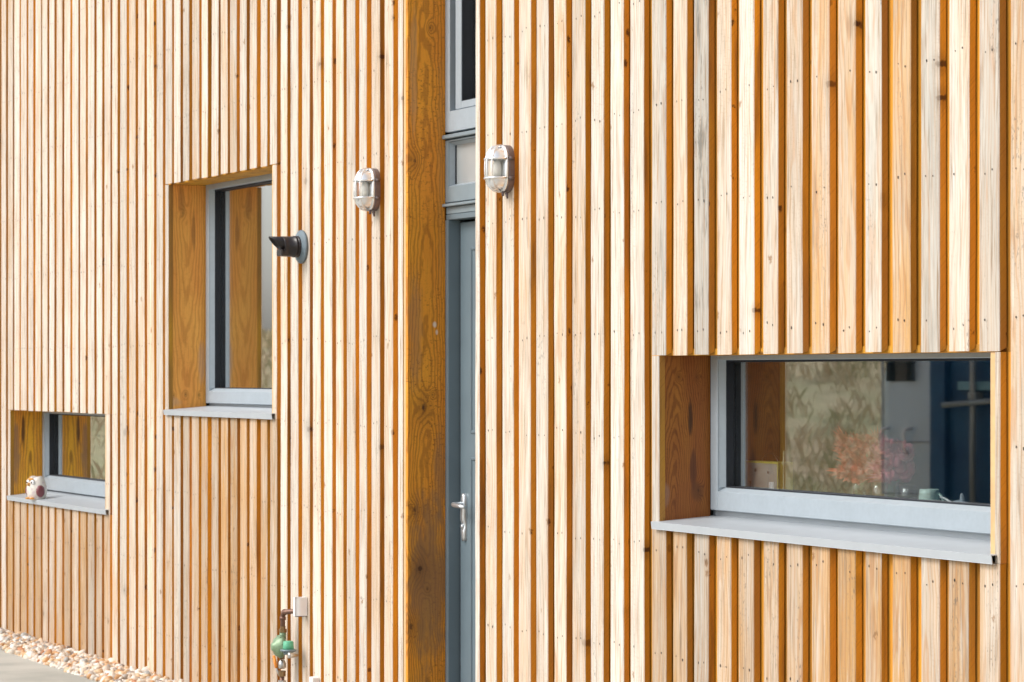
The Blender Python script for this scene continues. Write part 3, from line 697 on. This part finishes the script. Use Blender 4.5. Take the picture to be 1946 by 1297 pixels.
wc0 = P(556.5, 1172, -.05); wc1 = P(580, 1136, -.02)
cxw = U(575, -.02); root = empty('pipe_cover', (cxw, 0, wc0.z))
tag(root, 'white plastic pipe cover on the boards above the green gas regulator', 'pipe cover')
def rbox(mb, x0, x1, y0, y1, z0, z1, r, m=0, ax='z'):
    pts = []
    for (cx_, cy_, a0) in ((x1 - r, y0 + r, -90), (x1, y1, 0), (x0, y1, 180), (x0 + r, y0 + r, 180)):
        if cy_ == y1: pts.append((cx_, cy_)); continue
        for i in range(5): a = math.radians(a0 + i * 22.5); pts.append((cx_ + r * math.cos(a), cy_ + r * math.sin(a)))
    mb.ext(pts, z0, z1, m, 'z')
zc0, zc1 = Zp(570, 1172, -.04), Zp(570, 1136.5, -.04)
g = MB(); rbox(g, U(556.5, -.055) , U(582, -.006), -.055, -.0015, zc0, zc1, .024); g.build('cover_shell', [M['white']], root, (cxw, 0, wc0.z))
g = MB(); g.box(U(556.5, -.055) + .006, U(582, -.006) - .006, -.05, -.002, zc0 - .003, zc0 - .0005); g.build('base_gasket', [M['gasket']], root, (cxw, 0, wc0.z))
root = empty('junction_box', (U(600, -.02), 0, .30)); O_ = (U(600, -.02), 0, .30)
tag(root, 'small white box cut by the bottom edge of the picture, right of the gas pipe', 'electrical box')
zj = Zp(595, 1287.5, -.03); g = MB(); g.box(U(588, -.034), U(606.5, -.004), -.036, -.0015, zj - .085, zj, 0, .004); g.build('lid', [M['white']], root, O_)
g = MB(); g.tube([(U(597, -.02), -.018, zj - .086), (U(597, -.02), -.018, .02)], .010, 10); g.build('conduit', [M['white']], root, O_)

# ------------------------------------------------------------------ owl on the small window's sill
oy = .045; zsb = Zp(92, 934, YF - .015)
for i_ in range(200):
    oy = i_ * .001
    if P(70, 936.5, oy).z >= .791 + (zsb - .791) * (oy + .0165) / (YF + .0385): break
ow = P(70, 936, oy); slz = .791 + (zsb - .791) * (oy + .0165) / (YF + .0385) + .0008
root = empty('owl_ornament', (ow.x, oy, slz)); O_ = (ow.x, oy, slz)
tag(root, 'small white ceramic owl with maroon wings sitting on the lowest left window sill', 'ornament')
H = .118
cer = NT('glazed_ceramic'); pz = cer.pos(); ce = cer.bsdf(cer.mix(cer.ramp(cer.noise(pz, 40, 3), .45, .65), (.80, .76, .68), (.66, .56, .56)), .3, spec=.5)
mar = plain('maroon_glaze', (.22, .065, .075), .3); och = plain('ochre_glaze', (.70, .33, .06), .3); blk = plain('black_glaze', (.012, .012, .015), .15)
def ell(mb, c, rx, ry, rz, m=0, nu=24, nv=14, fn=None):
    vs = []
    for i in range(nv + 1):
        t = math.pi * i / nv
        for j in range(nu):
            a = 2 * math.pi * j / nu; v = Vector((rx * math.sin(t) * math.cos(a), ry * math.sin(t) * math.sin(a), rz * math.cos(t)))
            if fn: v = fn(v)
            vs.append(Vector(c) + v)
    fs = [(i * nu + j, i * nu + (j + 1) % nu, (i + 1) * nu + (j + 1) % nu, (i + 1) * nu + j) for i in range(nv) for j in range(nu)]
    mb.add(vs, fs, m, True)
ox, oz = ow.x, slz
def rot(v):   # the owl looks half towards the camera
    v = v * 1.12; a = math.radians(17); return Vector((v.x * math.cos(a) - v.y * math.sin(a), v.x * math.sin(a) + v.y * math.cos(a), v.z))
def shape(v):
    f = 1 + .10 * max(0, -v.z / .06); zz = v.z
    if v.z > .045: zz = .045 + (v.z - .045) * .45 + .016 * min(1, abs(v.x) / .03)
    if v.z < -.048: zz = -.048 + (v.z + .048) * .3
    return rot(Vector((v.x * f, v.y * f, zz)))
g = MB(); ell(g, (ox, oy, oz + .0525), .056, .046, .066, fn=shape, nu=32, nv=22); g.build('body', [ce], root, O_)
def part(nm, mat, c, rx, ry, rz):
    g = MB(); cc_ = rot(Vector(c)); ell(g, (ox + cc_.x, oy + cc_.y, oz + cc_.z), rx, ry, rz, fn=rot, nu=16, nv=10); return g.build(nm, [mat], root, O_)
for sg in (-1, 1):
    part('wing', mar, (sg * .047, -.010, .040), .016, .024, .030)
    e = part('eye', M['white'], (sg * .019, -.037, .082), .014, .007, .014)
    part('pupil', blk, (sg * .019, -.0437, .082), .0055, .003, .0055)
    part('foot', och, (sg * .018, -.040, .005), .012, .014, .0052)
part('beak', och, (0, -.046, .073), .006, .009, .009)
part('brow', och, (0, -.036, .098), .024, .008, .007)

# ------------------------------------------------------------------ things on the ledge behind the wide window
LZ = W3['gz0'] - .020
g = MB(); g.box(W3['gx0'] - .05, W3['gx1'] + .05, YF + .079, YF + .40, LZ - .03, LZ); g.build('window_board', [plain('painted_ledge', (.33, .32, .29), .5)], house)
def base(px, y): return Vector((U(px, y), y, LZ))
yb = YF + .12
# box with yellow edges
b0 = base(1415, yb); b1 = base(1479, yb); zt_ = Zp(1450, 877.5, yb)
root = empty('gift_box', ((b0.x + b1.x) / 2, yb, LZ)); O_ = tuple(root.location)
tag(root, 'grey box with yellow edges standing behind the glass of the wide window', 'box')
g = MB(); g.box(b0.x + .005, b1.x - .005, yb + .001, yb + .05, LZ, zt_ - .004); g.build('carton', [plain('grey_card', (.42, .40, .36), .7)], root, O_)
g = MB(); ring(g, b0.x, b1.x, LZ, zt_, .006, yb - .002, yb + .054, 0, .001); g.build('yellow_edge', [plain('yellow_card', (.62, .56, .10), .5)], root, O_)
g = MB(); zz = LZ
g.box(b1.x - .058, b1.x - .030, yb - .0006, yb + .001, zz + .02, zz + .052); g.build('sticker', [M['white']], root, O_)
for (u_, v_, w_, h_) in ((.30, .082, .010, .010), (.68, .078, .008, .008), (.15, .030, .006, .022)):
    xx = b0.x + (b1.x - b0.x) * u_; g = MB(); g.box(xx, xx + w_, yb - .0005, yb + .001, LZ + v_, LZ + v_ + h_); g.build('print', [M['gasket']], root, O_)
# wire basket handle
c0 = base(1463, yb + .09); root = empty('wire_basket', c0); tag(root, 'wire basket with a thin looped handle behind the yellow edged box', 'basket')
g = MB(); wz = .058 ; zh = Zp(1463, 862, yb + .09)
g.tube([c0 + Vector((wz * math.cos(a * math.pi / 16), 0, zh - LZ - .05 + .05 * math.sin(a * math.pi / 16))) for a in range(17)], .002, 8); g.build('loop_handle', [M['steel']], root, c0)
g = MB()
for zz in (.004, .04, zh - LZ - .052):
    g.tube([c0 + Vector((wz * math.cos(a * math.pi / 12), .04 * math.sin(a * math.pi / 12), zz)) for a in range(24)], .0016, 6, closed=True)
for a in range(24):
    g.tube([c0 + Vector((wz * math.cos(a * math.pi / 12), .04 * math.sin(a * math.pi / 12), .004)), c0 + Vector((wz * math.cos(a * math.pi / 12), .04 * math.sin(a * math.pi / 12), zh - LZ - .052))], .001, 5)
g.build('wire_body', [M['steel']], root, c0)
# slim glass candlestick
gls = glassmat('clear_glass', (.92, .95, .93), .02, .10, .8)
c0 = base(1489.5, yb); root = empty('candlestick', c0); tag(root, 'thin upright milky glass candlestick right of the yellow edged box', 'candlestick')
g = MB(); zh = Zp(1489.5, 857, yb) - LZ; g.lathe([(.016, 0), (.016, .003), (.003, .008), (.0028, zh * .7), (.008, zh * .74), (.003, zh * .78), (.0028, zh)], c0, 'z', 12); g.build('stem', [plain('milky_glass', (.50, .55, .40), .15)], root, c0)
# vases of flowers
petal = NT('red_petal'); pp = petal.pos(); petal = petal.bsdf(petal.mix(petal.ramp(petal.noise(pp, 60, 3), .35, .65), (.62, .06, .02), (.82, .16, .07)), .6)
petal2 = plain('dusty_pink_petal', (.78, .24, .30), .6, 0, .2, 50)
stemm = plain('green_stem', (.16, .30, .07), .6)
def bouquet(px, pz0, pz1, wpx, y, mat, label, nfl, seedv, group, jarh=.07, jarr=.022):
    random.seed(seedv)
    c0 = base(px, y); zc = Zp(px, (pz0 + pz1) / 2, y); hh = (Zp(px, pz0, y) - Zp(px, pz1, y)) / 2
    ww = abs(U(px + wpx / 2, y) - U(px - wpx / 2, y)) / 2 * .8
    root = empty('flower_vase', c0); tag(root, label, 'vase of flowers', group)
    g = MB(); g.lathe([(jarr * .8, .001), (jarr, .004), (jarr, jarh * .8), (jarr * .8, jarh), (jarr * .74, jarh), (jarr * .92, jarh * .78), (jarr * .9, .006)], c0, 'z', 20); g.build('jar', [gls], root, c0)
    st = MB(); bl = MB()
    nb_ = nfl
    for i in range(nfl):
        a = R(0, 6.28); q = math.sqrt(rnd()); e = Vector((c0.x + ww * q * math.cos(a), y + min(ww, .06) * q * math.sin(a) * .8 + .01, zc + hh * R(-.85, .85)))
        st.tube([c0 + Vector((R(-.01, .01), R(-.01, .01), .006)), c0 + Vector(((e.x - c0.x) * .25, (e.y - c0.y) * .25, jarh)), e], [.0016, .0016, .0013], 5)
        nrm = Vector((R(-.8, .8), R(-1, -.1), R(-.1, .8))).normalized(); t1 = nrm.orthogonal().normalized(); t2 = nrm.cross(t1)
        ell(bl, e + Vector((0, .004, 0)), .021, .018, .019, nu=8, nv=6)
        for ly in range(3):
            for k_ in range(7):
                aa = k_ / 7 * 6.283 + ly * .45 + R(-.15, .15); rr_ = R(.022, .032) * (1 - .25 * ly); d = t1 * math.cos(aa) + t2 * math.sin(aa); s_ = nrm.cross(d)
                up = nrm * (.003 + .006 * ly)
                bl.add([e + up * .3, e + d * rr_ * .6 + s_ * rr_ * .38 + up, e + d * rr_ + up * (1.6 + ly), e + d * rr_ * .6 - s_ * rr_ * .38 + up], [(0, 1, 2, 3)], 0, True)
    st.build('stems', [stemm], root, c0); bl.build('blossoms', [mat], root, c0, fixn=False)
bouquet(1632, 832, 912, 70, YF + .15, petal, 'jar of orange red flowers behind the wide window', 80, 11, None)
bouquet(1694, 845, 912, 48, YF + .17, petal2, 'jar of dusty pink flowers behind the wide window, right of the red ones', 70, 12, None)
random.seed(99)
# tumblers
for (px, pyt, lab) in ((1672, 917, 'clear glass tumbler between the two flower jars'), (1726, 922, 'clear glass tumbler left of the mint mug')):
    c0 = base(px, YF + .11); hh = Zp(px, pyt, YF + .11) - LZ
    g = MB(); g.lathe([(.020, .001), (.026, hh), (.0245, hh), (.0185, .006)], c0, 'z', 20); o = g.build('glass_tumbler', [gls], None, c0); tag(o, lab, 'glass')
# mug with cable
c0 = base(1766, YF + .12); hh = Zp(1766, 930, YF + .12) - LZ; ww = abs(U(1784, YF + .12) - U(1748, YF + .12)) / 2 * .62
root = empty('mint_mug', c0); tag(root, 'pale mint tapered mug standing on the window board behind the wide window', 'mug')
g = MB(); g.lathe([(ww * 1.02, 0), (ww * 1.12, .01), (ww * .98, hh * .8), (ww * .92, hh), (ww * .85, hh), (ww * .9, hh * .7), (ww * .9, .01)], c0, 'z', 28); g.build('cup', [plain('mint_glaze', (.55, .74, .66), .3, 0, .05)], root, c0)
g = MB(); g.tube([c0 + Vector((ww * (.9 + .7 * math.sin(i * math.pi / 8)), .015, hh * (.2 + .6 * i / 8))) for i in range(9)], .004, 8); g.build('cup_handle', [plain('mint_glaze_handle', (.55, .74, .66), .3, 0, .05)], root, c0)
g = MB(); yv = YF + .10
pts = [P(1787, 945, yv), P(1796, 948, yv), P(1804, 953, yv), P(1812, 959, yv), P(1822, 968, yv)]
for p_ in pts: p_.z = max(p_.z, LZ + .004)
g.tube(pts, .003, 8); o = g.build('charging_cable', [M['white']], None, pts[0]); tag(o, 'short white cable beside the mint mug', 'cable')
# folded clear plastic bag
g = MB(); c0 = base(1828, YF + .12); 
def crumple(v):
    n_ = mnoise.noise(Vector((v.x * 40, v.y * 40, v.z * 40))); return v * (1 + .5 * n_)
ell(g, c0 + Vector((0, 0, .018)), .040, .02, .020, fn=crumple, nu=20, nv=12); ell(g, c0 + Vector((0, 0, .036)), .008, .008, .022, fn=crumple, nu=12, nv=8)
o = g.build('plastic_bag', [plain('milky_film', (.40, .44, .50), .25)], None, c0); tag(o, 'crumpled clear plastic bag at the right end of the wide window', 'bag')

# ------------------------------------------------------------------ ground, path, pebbles
k = NT('pale_concrete'); p = k.pos(); n1 = k.noise(p, 2.2, 5, .6); n2 = k.noise(p, 60, 3, .7); st = k.noise(k.vm('MULTIPLY', p, (1.2, .35, 1)), 3.0, 4)
c = k.mix(k.ramp(n1, .35, .68), (.36, .365, .33), (.47, .465, .42)); c = k.mix(k.ramp(st, .5, .62, 0, .4), c, (.56, .55, .50)); c = k.mix(k.ramp(n2, .55, .75, 0, .3), c, (.34, .33, .29))
M['conc'] = k.bsdf(c, .85, bump=n2, bstr=.3, bdist=.002)
g = MB(); g.box(xa - 3, xb + 4, -5.6, -.25, -.10, 0.0, 0, .006)
tag(g.build('concrete_path', [M['conc']]), kind='structure')
k = NT('shingle_bed'); p = k.pos(); M['bed'] = k.bsdf(k.mix(k.ramp(k.noise(p, 60, 3), .4, .6), (.16, .11, .07), (.34, .26, .18)), .9)
g = MB(); g.box(xa - 3, xb + 4, -.249, .3, -.10, -.022)
tag(g.build('gravel_bed', [M['bed']]), kind='structure')

# pebbles: one mass of small stones
k = NT('pebbles'); at = k.n('ShaderNodeAttribute', attribute_name='stone'); M['peb'] = k.bsdf(k.mix(k.ramp(k.noise(k.pos(), 90, 3), .35, .7, 0, .35), at.outputs['Color'], (.60, .44, .28)), .5, bump=k.noise(k.pos(), 200, 3), bstr=.2)
def pebbles():
    t = (1 + 5 ** .5) / 2
    V0 = [(-1, t, 0), (1, t, 0), (-1, -t, 0), (1, -t, 0), (0, -1, t), (0, 1, t), (0, -1, -t), (0, 1, -t), (t, 0, -1), (t, 0, 1), (-t, 0, -1), (-t, 0, 1)]
    F0 = [(0, 11, 5), (0, 5, 1), (0, 1, 7), (0, 7, 10), (0, 10, 11), (1, 5, 9), (5, 11, 4), (11, 10, 2), (10, 7, 6), (7, 1, 8), (3, 9, 4), (3, 4, 2), (3, 2, 6), (3, 6, 8), (3, 8, 9), (4, 9, 5), (2, 4, 11), (6, 2, 10), (8, 6, 7), (9, 8, 1)]
    V = [Vector(v).normalized() for v in V0]; Fc = list(F0); cache = {}; F1 = []
    def mid(a, b):
        key = (min(a, b), max(a, b))
        if key not in cache: V.append(((V[a] + V[b]) / 2).normalized()); cache[key] = len(V) - 1
        return cache[key]
    for a, b, c_ in Fc:
        ab, bc_, ca = mid(a, b), mid(b, c_), mid(c_, a); F1 += [(a, ab, ca), (b, bc_, ab), (c_, ca, bc_), (ab, bc_, ca)]
    V = np.array([tuple(v) for v in V]); F1 = np.array(F1)
    rng = np.random.default_rng(4); allv = []; allf = []; cols_ = []
    pal = np.array([(.85, .80, .72), (.80, .72, .62), (.72, .50, .30), (.62, .33, .14), (.50, .46, .42), (.88, .85, .80), (.30, .26, .24), (.74, .60, .48), (.42, .44, .44), (.55, .22, .10)])
    wts = np.array([.17, .13, .14, .12, .09, .11, .07, .10, .04, .04])
    xA, xB = U(-60), U(520); N = 7000
    for i in range(N):
        x = rng.uniform(xA, xB); s = rng.uniform(.009, .021) * (1.25 if rng.random() < .15 else 1); y = rng.uniform(-.258, .030)
        lay = rng.random(); z = -.012 + lay * .030 + s * .25 + (.008 if y > -.2 else -.004) + .004 * math.sin(x * 9)
        if y > .0: z = min(z, .006)
        sc_ = np.array([s * rng.uniform(.8, 1.35), s * rng.uniform(.7, 1.1), s * rng.uniform(.5, .85)])
        A = rng.normal(size=(3, 3)); Q_, _ = np.linalg.qr(A * np.array([1, 1, .6])); Q_ = Q_ * .0 + np.linalg.qr(np.eye(3) + .55 * A)[0]
        vv = V * sc_ * (1 + .16 * np.sin(V @ rng.normal(size=3) * 2.6 + rng.uniform(0, 6)))[:, None]
        allv.append(vv @ Q_.T + (x, y, z)); allf.append(F1 + i * len(V)); cc_ = pal[rng.choice(10, p=wts / wts.sum())] * rng.uniform(.85, 1.1)
        cols_.append(np.tile(np.append(np.clip(cc_, 0, .92), 1), (len(V), 1)))
    vv = np.concatenate(allv); ff = np.concatenate(allf); cc_ = np.concatenate(cols_)
    me = bpy.data.meshes.new('pebbles'); me.vertices.add(len(vv)); me.vertices.foreach_set('co', vv.astype('f').ravel())
    me.loops.add(len(ff) * 3); me.loops.foreach_set('vertex_index', ff.astype('i').ravel()); me.polygons.add(len(ff))
    me.polygons.foreach_set('loop_start', np.arange(0, len(ff) * 3, 3, dtype='i')); me.polygons.foreach_set('use_smooth', np.ones(len(ff), dtype=bool))
    me.update(calc_edges=True); a = me.attributes.new('stone', 'FLOAT_COLOR', 'POINT'); a.data.foreach_set('color', cc_.astype('f').ravel())
    me.materials.append(M['peb']); o = bpy.data.objects.new('pebbles', me); col.objects.link(o)
    tag(o, 'strip of white, peach and rust coloured pebbles along the foot of the boards', 'pebbles', kind='stuff')
pebbles()

# ------------------------------------------------------------------ surroundings that the panes mirror
k = NT('rough_grass'); p = k.pos(); n1 = k.noise(k.vm('MULTIPLY', p, (1, 1, .35)), 1.3, 6, .65); n2 = k.noise(k.vm('MULTIPLY', p, (1, 1, .25)), 9, 4, .7); n3 = k.noise(p, .25, 3)
c = k.mix(k.ramp(n1, .25, .75), (.36, .33, .18), (.60, .47, .32)); c = k.mix(k.ramp(n2, .45, .75, 0, .4), c, (.60, .52, .36)); c = k.mix(k.ramp(n3, .45, .62, 0, .5), c, (.30, .33, .17))
M['grass'] = k.bsdf(c, .9, bump=n2, bstr=.4, bdist=.03)
def hgt(x, y):
    t = min(1, max(0, (-x - 14.5) / 11)); t = t * t * (3 - 2 * t); d = min(1, max(0, (-y - 26) / 40))
    h = 1.85 * t + .4 * d * d * (3 - 2 * d)
    h += (.12 * mnoise.noise((x * .15, y * .15, 0)) + .07 * mnoise.noise((x * .9, y * .9, 2))) * min(1, max(0, (abs(x) - 12) / 6, (-y - 9) / 6))
    return h - .022
g = MB(); xs_ = [-700, -300, -140, -90, -70, -58, -50] + [-46 + i * .7 for i in range(66)] + [3 + i * 3 for i in range(12)] + [60, 140, 400, 800]
ys_ = [-800, -300, -120, -70] + [-50 + i * 1.1 for i in range(46)] + [2, 6, 30, 100, 300, 800]
vs = [(x, y, hgt(x, y) if -60 < x < 100 and y < 1 else (hgt(max(x, -60), y) if y < 1 else -.03)) for x in xs_ for y in ys_]; ny = len(ys_)
g.add(vs, [(i * ny + j, (i + 1) * ny + j, (i + 1) * ny + j + 1, i * ny + j + 1) for i in range(len(xs_) - 1) for j in range(ny - 1)], 0, True)
gr = g.build('ground', [M['grass']]); tag(gr, kind='structure')

# tufts of dry grass on the bank
tm = NT('dry_grass_blades'); oi = tm.n('ShaderNodeAttribute', attribute_name='tint'); tuft = tm.bsdf(oi.outputs['Color'], .8)
g = MB(); random.seed(5)
for i in range(6000):
    x = R(-33, -14.5); y = R(-24, -1.5); h0 = hgt(x, y)
    cbase = random.choice([(.62, .50, .34, 1), (.58, .46, .30, 1), (.42, .40, .22, 1), (.66, .54, .37, 1), (.52, .44, .27, 1)])
    g.ct = cbase
    for b in range(6):
        a = R(0, 6.28); l = R(.10, .30); w = R(.004, .009); dx, dy = math.cos(a) * l * R(.2, .7), math.sin(a) * l * R(.2, .7); px_, py_ = x + R(-.2, .2), y + R(-.2, .2)
        g.add([(px_ - w, py_, h0 - .03), (px_ + w, py_ + w, h0 - .03), (px_ + dx * .5 + w * .6, py_ + dy * .5, h0 + l * .7), (px_ + dx, py_ + dy, h0 + l)], [(0, 1, 2, 3)])
tag(g.build('dry_grass', [tuft], fixn=False), 'long dry grass on the bank mirrored in the wide window', 'grass', kind='stuff')

# van, rear towards the house corner
VC = Vector((9.098, 2 * (YF + .025) + 4.332, 0))            # mirror image of the viewpoint, used only to survey reflected distances
def mir(px, dist):
    a = (px - 973) / F; return Vector((VC.x + dist * (-S_ + a * C_), VC.y - dist * (C_ + a * S_), 0))
vw = plain('white_van_paint', (.62, .75, .84), .3, 0, .03, 3, bstr=0.0); dkg = plain('dark_glass', (.03, .05, .06), .08); rub = plain('tyre_rubber', (.02, .02, .02), .8); redl = plain('tail_lens', (.45, .02, .02), .2); gry = plain('grey_plastic', (.08, .085, .09), .6)
dV = 22.0; pA = mir(1664, dV); pB = mir(1790, dV - .3)
ax = (pB - pA).normalized(); fwd = Vector((ax.y, -ax.x, 0)) 
if fwd.dot(pA - VC) < 0: fwd = -fwd
Wv = 1.96; Lv = 5.2; Hv = 2.45
def loc(o, u, v, w): return o + ax * u + fwd * v + Vector((0, 0, w))
root = empty('parked_van', loc(pA, Wv / 2, Lv / 2, 0)); tag(root, 'pale van parked on the far side of the path, mirrored in the wide window', 'van'); Ov = tuple(root.location)
def obx(mb, o, u0, u1, v0, v1, w0, w1, m=0, ch=.0, top=0.0):
    vs = []
    hh_ = w1 - w0; lv = min(.1, hh_ * .2)
    for w, ins in ((w0, 0), (w0 + lv, 0), (w0 + hh_ * .5, 0), (w1 - lv, top * .8), (w1, top)):
        for (u, v) in ((u0 + ch, v0), (u1 - ch, v0), (u1, v0 + ch), (u1, v1 - ch), (u1 - ch, v1), (u0 + ch, v1), (u0, v1 - ch), (u0, v0 + ch)):
            uu = u + (ins if u < (u0 + u1) / 2 else -ins); vv = v + (ins * .5 if v < (v0 + v1) / 2 else -ins * .5); vs.append(loc(o, uu, vv, w))
    fs = [(i * 8 + k_, i * 8 + (k_ + 1) % 8, i * 8 + 8 + (k_ + 1) % 8, i * 8 + 8 + k_) for i in range(4) for k_ in range(8)] + [tuple(range(8)), tuple(32 + k_ for k_ in range(8))]
    mb.add(vs, fs, m)
g = MB(); obx(g, pA, 0, Wv, 0, Lv * .80, .42, Hv, 0, .07, .12); obx(g, pA, .02, Wv - .02, Lv * .8 - .1, Lv, .42, 1.15, 0, .15, .05); obx(g, pA, .04, Wv - .04, Lv * .78, Lv * .92, 1.1, 1.9, 0, .1, .25)
g.build('body', [vw], root, Ov)
for (u0, u1) in ((.07, .29), (1.46, 1.78)):
    g = MB(); obx(g, pA, u0, u1, -.015, .01, 1.42, 1.95, 0, .06, .03)
    g.build('rear_window', [dkg], root, Ov)
for (u0, u1) in ((.012, .955), (1.005, 1.94)):
    g = MB()
    for (a, b, c_, d) in ((u0, u0 + .012, .55, 2.15), (u1 - .012, u1, .55, 2.15), (u0, u1, .55, .56), (u0, u1, .95, .96)): obx(g, pA, a, b, -.012, .012, c_, d)
    dd_ = g.build('rear_door', [plain('door_seam', (.40, .45, .50), .4)], root, Ov)
    
    for off_ in (.02, .215):
        g = MB(); g.tube([loc(pA, u0 + off_, -.01, .86), loc(pA, u0 + off_, -.06, .90), loc(pA, u0 + off_, -.07, 1.02), loc(pA, u0 + off_ + .015, -.07, 1.05), loc(pA, u0 + off_ + .055, -.03, 1.06)], .013, 8)
        g.build('door_handle', [plain('bright_handle', (.9, .93, .95), .4)], dd_, Ov)
g = MB(); obx(g, pA, .0, Wv, -.09, .06, .20, .37, 0, .04); g.build('bumper', [gry], root, Ov)
for u in (.01, Wv - .13):
    g = MB(); obx(g, pA, u, u + .12, -.02, .05, .38, .50, 0, .01); g.build('tail_light', [redl], root, Ov)
for (u, v) in ((.12, 1.0), (Wv - .12, 1.0), (.12, Lv - .9), (Wv - .12, Lv - .9)):
    g = MB(); c0 = loc(pA, u, v, .33); g.tube([c0 - ax * .11, c0 - ax * .09, c0 + ax * .09, c0 + ax * .11], [.30, .33, .33, .30], 24); wl_ = g.build('wheel', [rub], root, Ov)
    g = MB(); g.tube([c0 - ax * .115, c0 + ax * .115], .19, 20); g.build('rim', [M['steel']], wl_, Ov)

# blue container
cb_ = NT('navy_container_paint'); bp = cb_.pos(); cbm = cb_.bsdf(cb_.mix(cb_.ramp(cb_.noise(bp, 4, 4), .3, .7), (.008, .055, .14), (.016, .09, .19)), .45, spec=.35)
cA = mir(1778, 20.0); cB = mir(1930, 19.35); ax = (cB - cA).normalized(); fwd = Vector((ax.y, -ax.x, 0))
if fwd.dot(cA - VC) < 0: fwd = -fwd
root = empty('shipping_container', loc(cA, 1.2, 1.5, 0)); tag(root, 'dark blue steel container standing beside the van, mirrored in the wide window', 'container'); Oc = tuple(root.location)
g = MB(); obx(g, cA, 0, 2.44, 0, 6.0, .12, 2.6)
for i in range(28):
    v = .2 + i * .2; obx(g, cA, -.035, .0, v, v + .09, .25, 2.48); obx(g, cA, 2.44, 2.475, v, v + .09, .25, 2.48)
obx(g, cA, -.05, 2.49, -.04, .06, .12, .26); obx(g, cA, -.05, 2.49, -.04, .06, 2.48, 2.62)
for v in (0, 5.85): obx(g, cA, -.06, .09, v - .05, v + .12, .0, 2.62); obx(g, cA, 2.35, 2.50, v - .05, v + .12, .0, 2.62)
g.build('body', [cbm], root, Oc)
greyb = plain('galvanised_bar', (.30, .33, .34), .4, .5)
for u in (.38, .95, 1.5, 2.0):
    g = MB(); g.tube([loc(cA, u, -.06, .2), loc(cA, u, -.06, 2.5)], .022, 10)
    for w in (.4, 1.3, 2.2): obx(g, cA, u - .04, u + .04, -.07, .0, w, w + .05)
    g.build('locking_bar', [greyb], root, Oc)
g = MB(); g.tube([loc(cA, .12, -.09, 1.26), loc(cA, .9, -.09, 1.31)], .022, 8); g.build('bar_handle', [greyb], root, Oc)
g = MB(); obx(g, cA, .20, .62, -.03, .0, 1.365, 1.425); g.build('sign_plate', [plain('pale_blue_plate', (.16, .33, .40), .5)], root, Oc)

# ------------------------------------------------------------------ light
world = bpy.data.worlds.new('World'); sc.world = world; world.use_nodes = True; nt = world.node_tree
bg = nt.nodes['Background']; sky = nt.nodes.new('ShaderNodeTexSky'); sky.sky_type = 'NISHITA'; sky.sun_disc = False
EL, AZ = math.radians(42), math.radians(192)
sky.sun_elevation = EL; sky.sun_rotation = AZ; sky.air_density = 1.0; sky.dust_density = 3.5; sky.ozone_density = 1.0
hs = nt.nodes.new('ShaderNodeHueSaturation'); hs.inputs['Saturation'].default_value = .38; nt.links.new(sky.outputs[0], hs.inputs['Color']); nt.links.new(hs.outputs[0], bg.inputs[0])
bg.inputs[1].default_value = .15
sd = bpy.data.lights.new('sun', 'SUN'); sd.energy = 1.0; sd.angle = math.radians(22); sd.color = (1, .96, .90)
so = bpy.data.objects.new('sun', sd); col.objects.link(so)
# nishita: rotation measured from +Y towards +X
D = Vector((math.sin(AZ) * math.cos(EL), math.cos(AZ) * math.cos(EL), math.sin(EL)))
so.rotation_euler = D.to_track_quat('Z', 'Y').to_euler(); so.location = (0, -8, 12)

# ------------------------------------------------------------------ camera
cd = bpy.data.cameras.new('camera'); cam = bpy.data.objects.new('camera', cd); col.objects.link(cam)
cd.sensor_width = 36; cd.lens = 100; cd.shift_y = (710 - 648.5) / 1946; cd.clip_end = 3000; cd.clip_start = .1
cam.location = CAM; cam.rotation_euler = (math.pi / 2, 0, TH)
cd.dof.use_dof = True; cd.dof.focus_distance = 8.6; cd.dof.aperture_fstop = 14
sc.camera = cam
sc.view_settings.view_transform = 'Standard'; sc.view_settings.look = 'None'; sc.view_settings.exposure = .47; sc.view_settings.gamma = 1
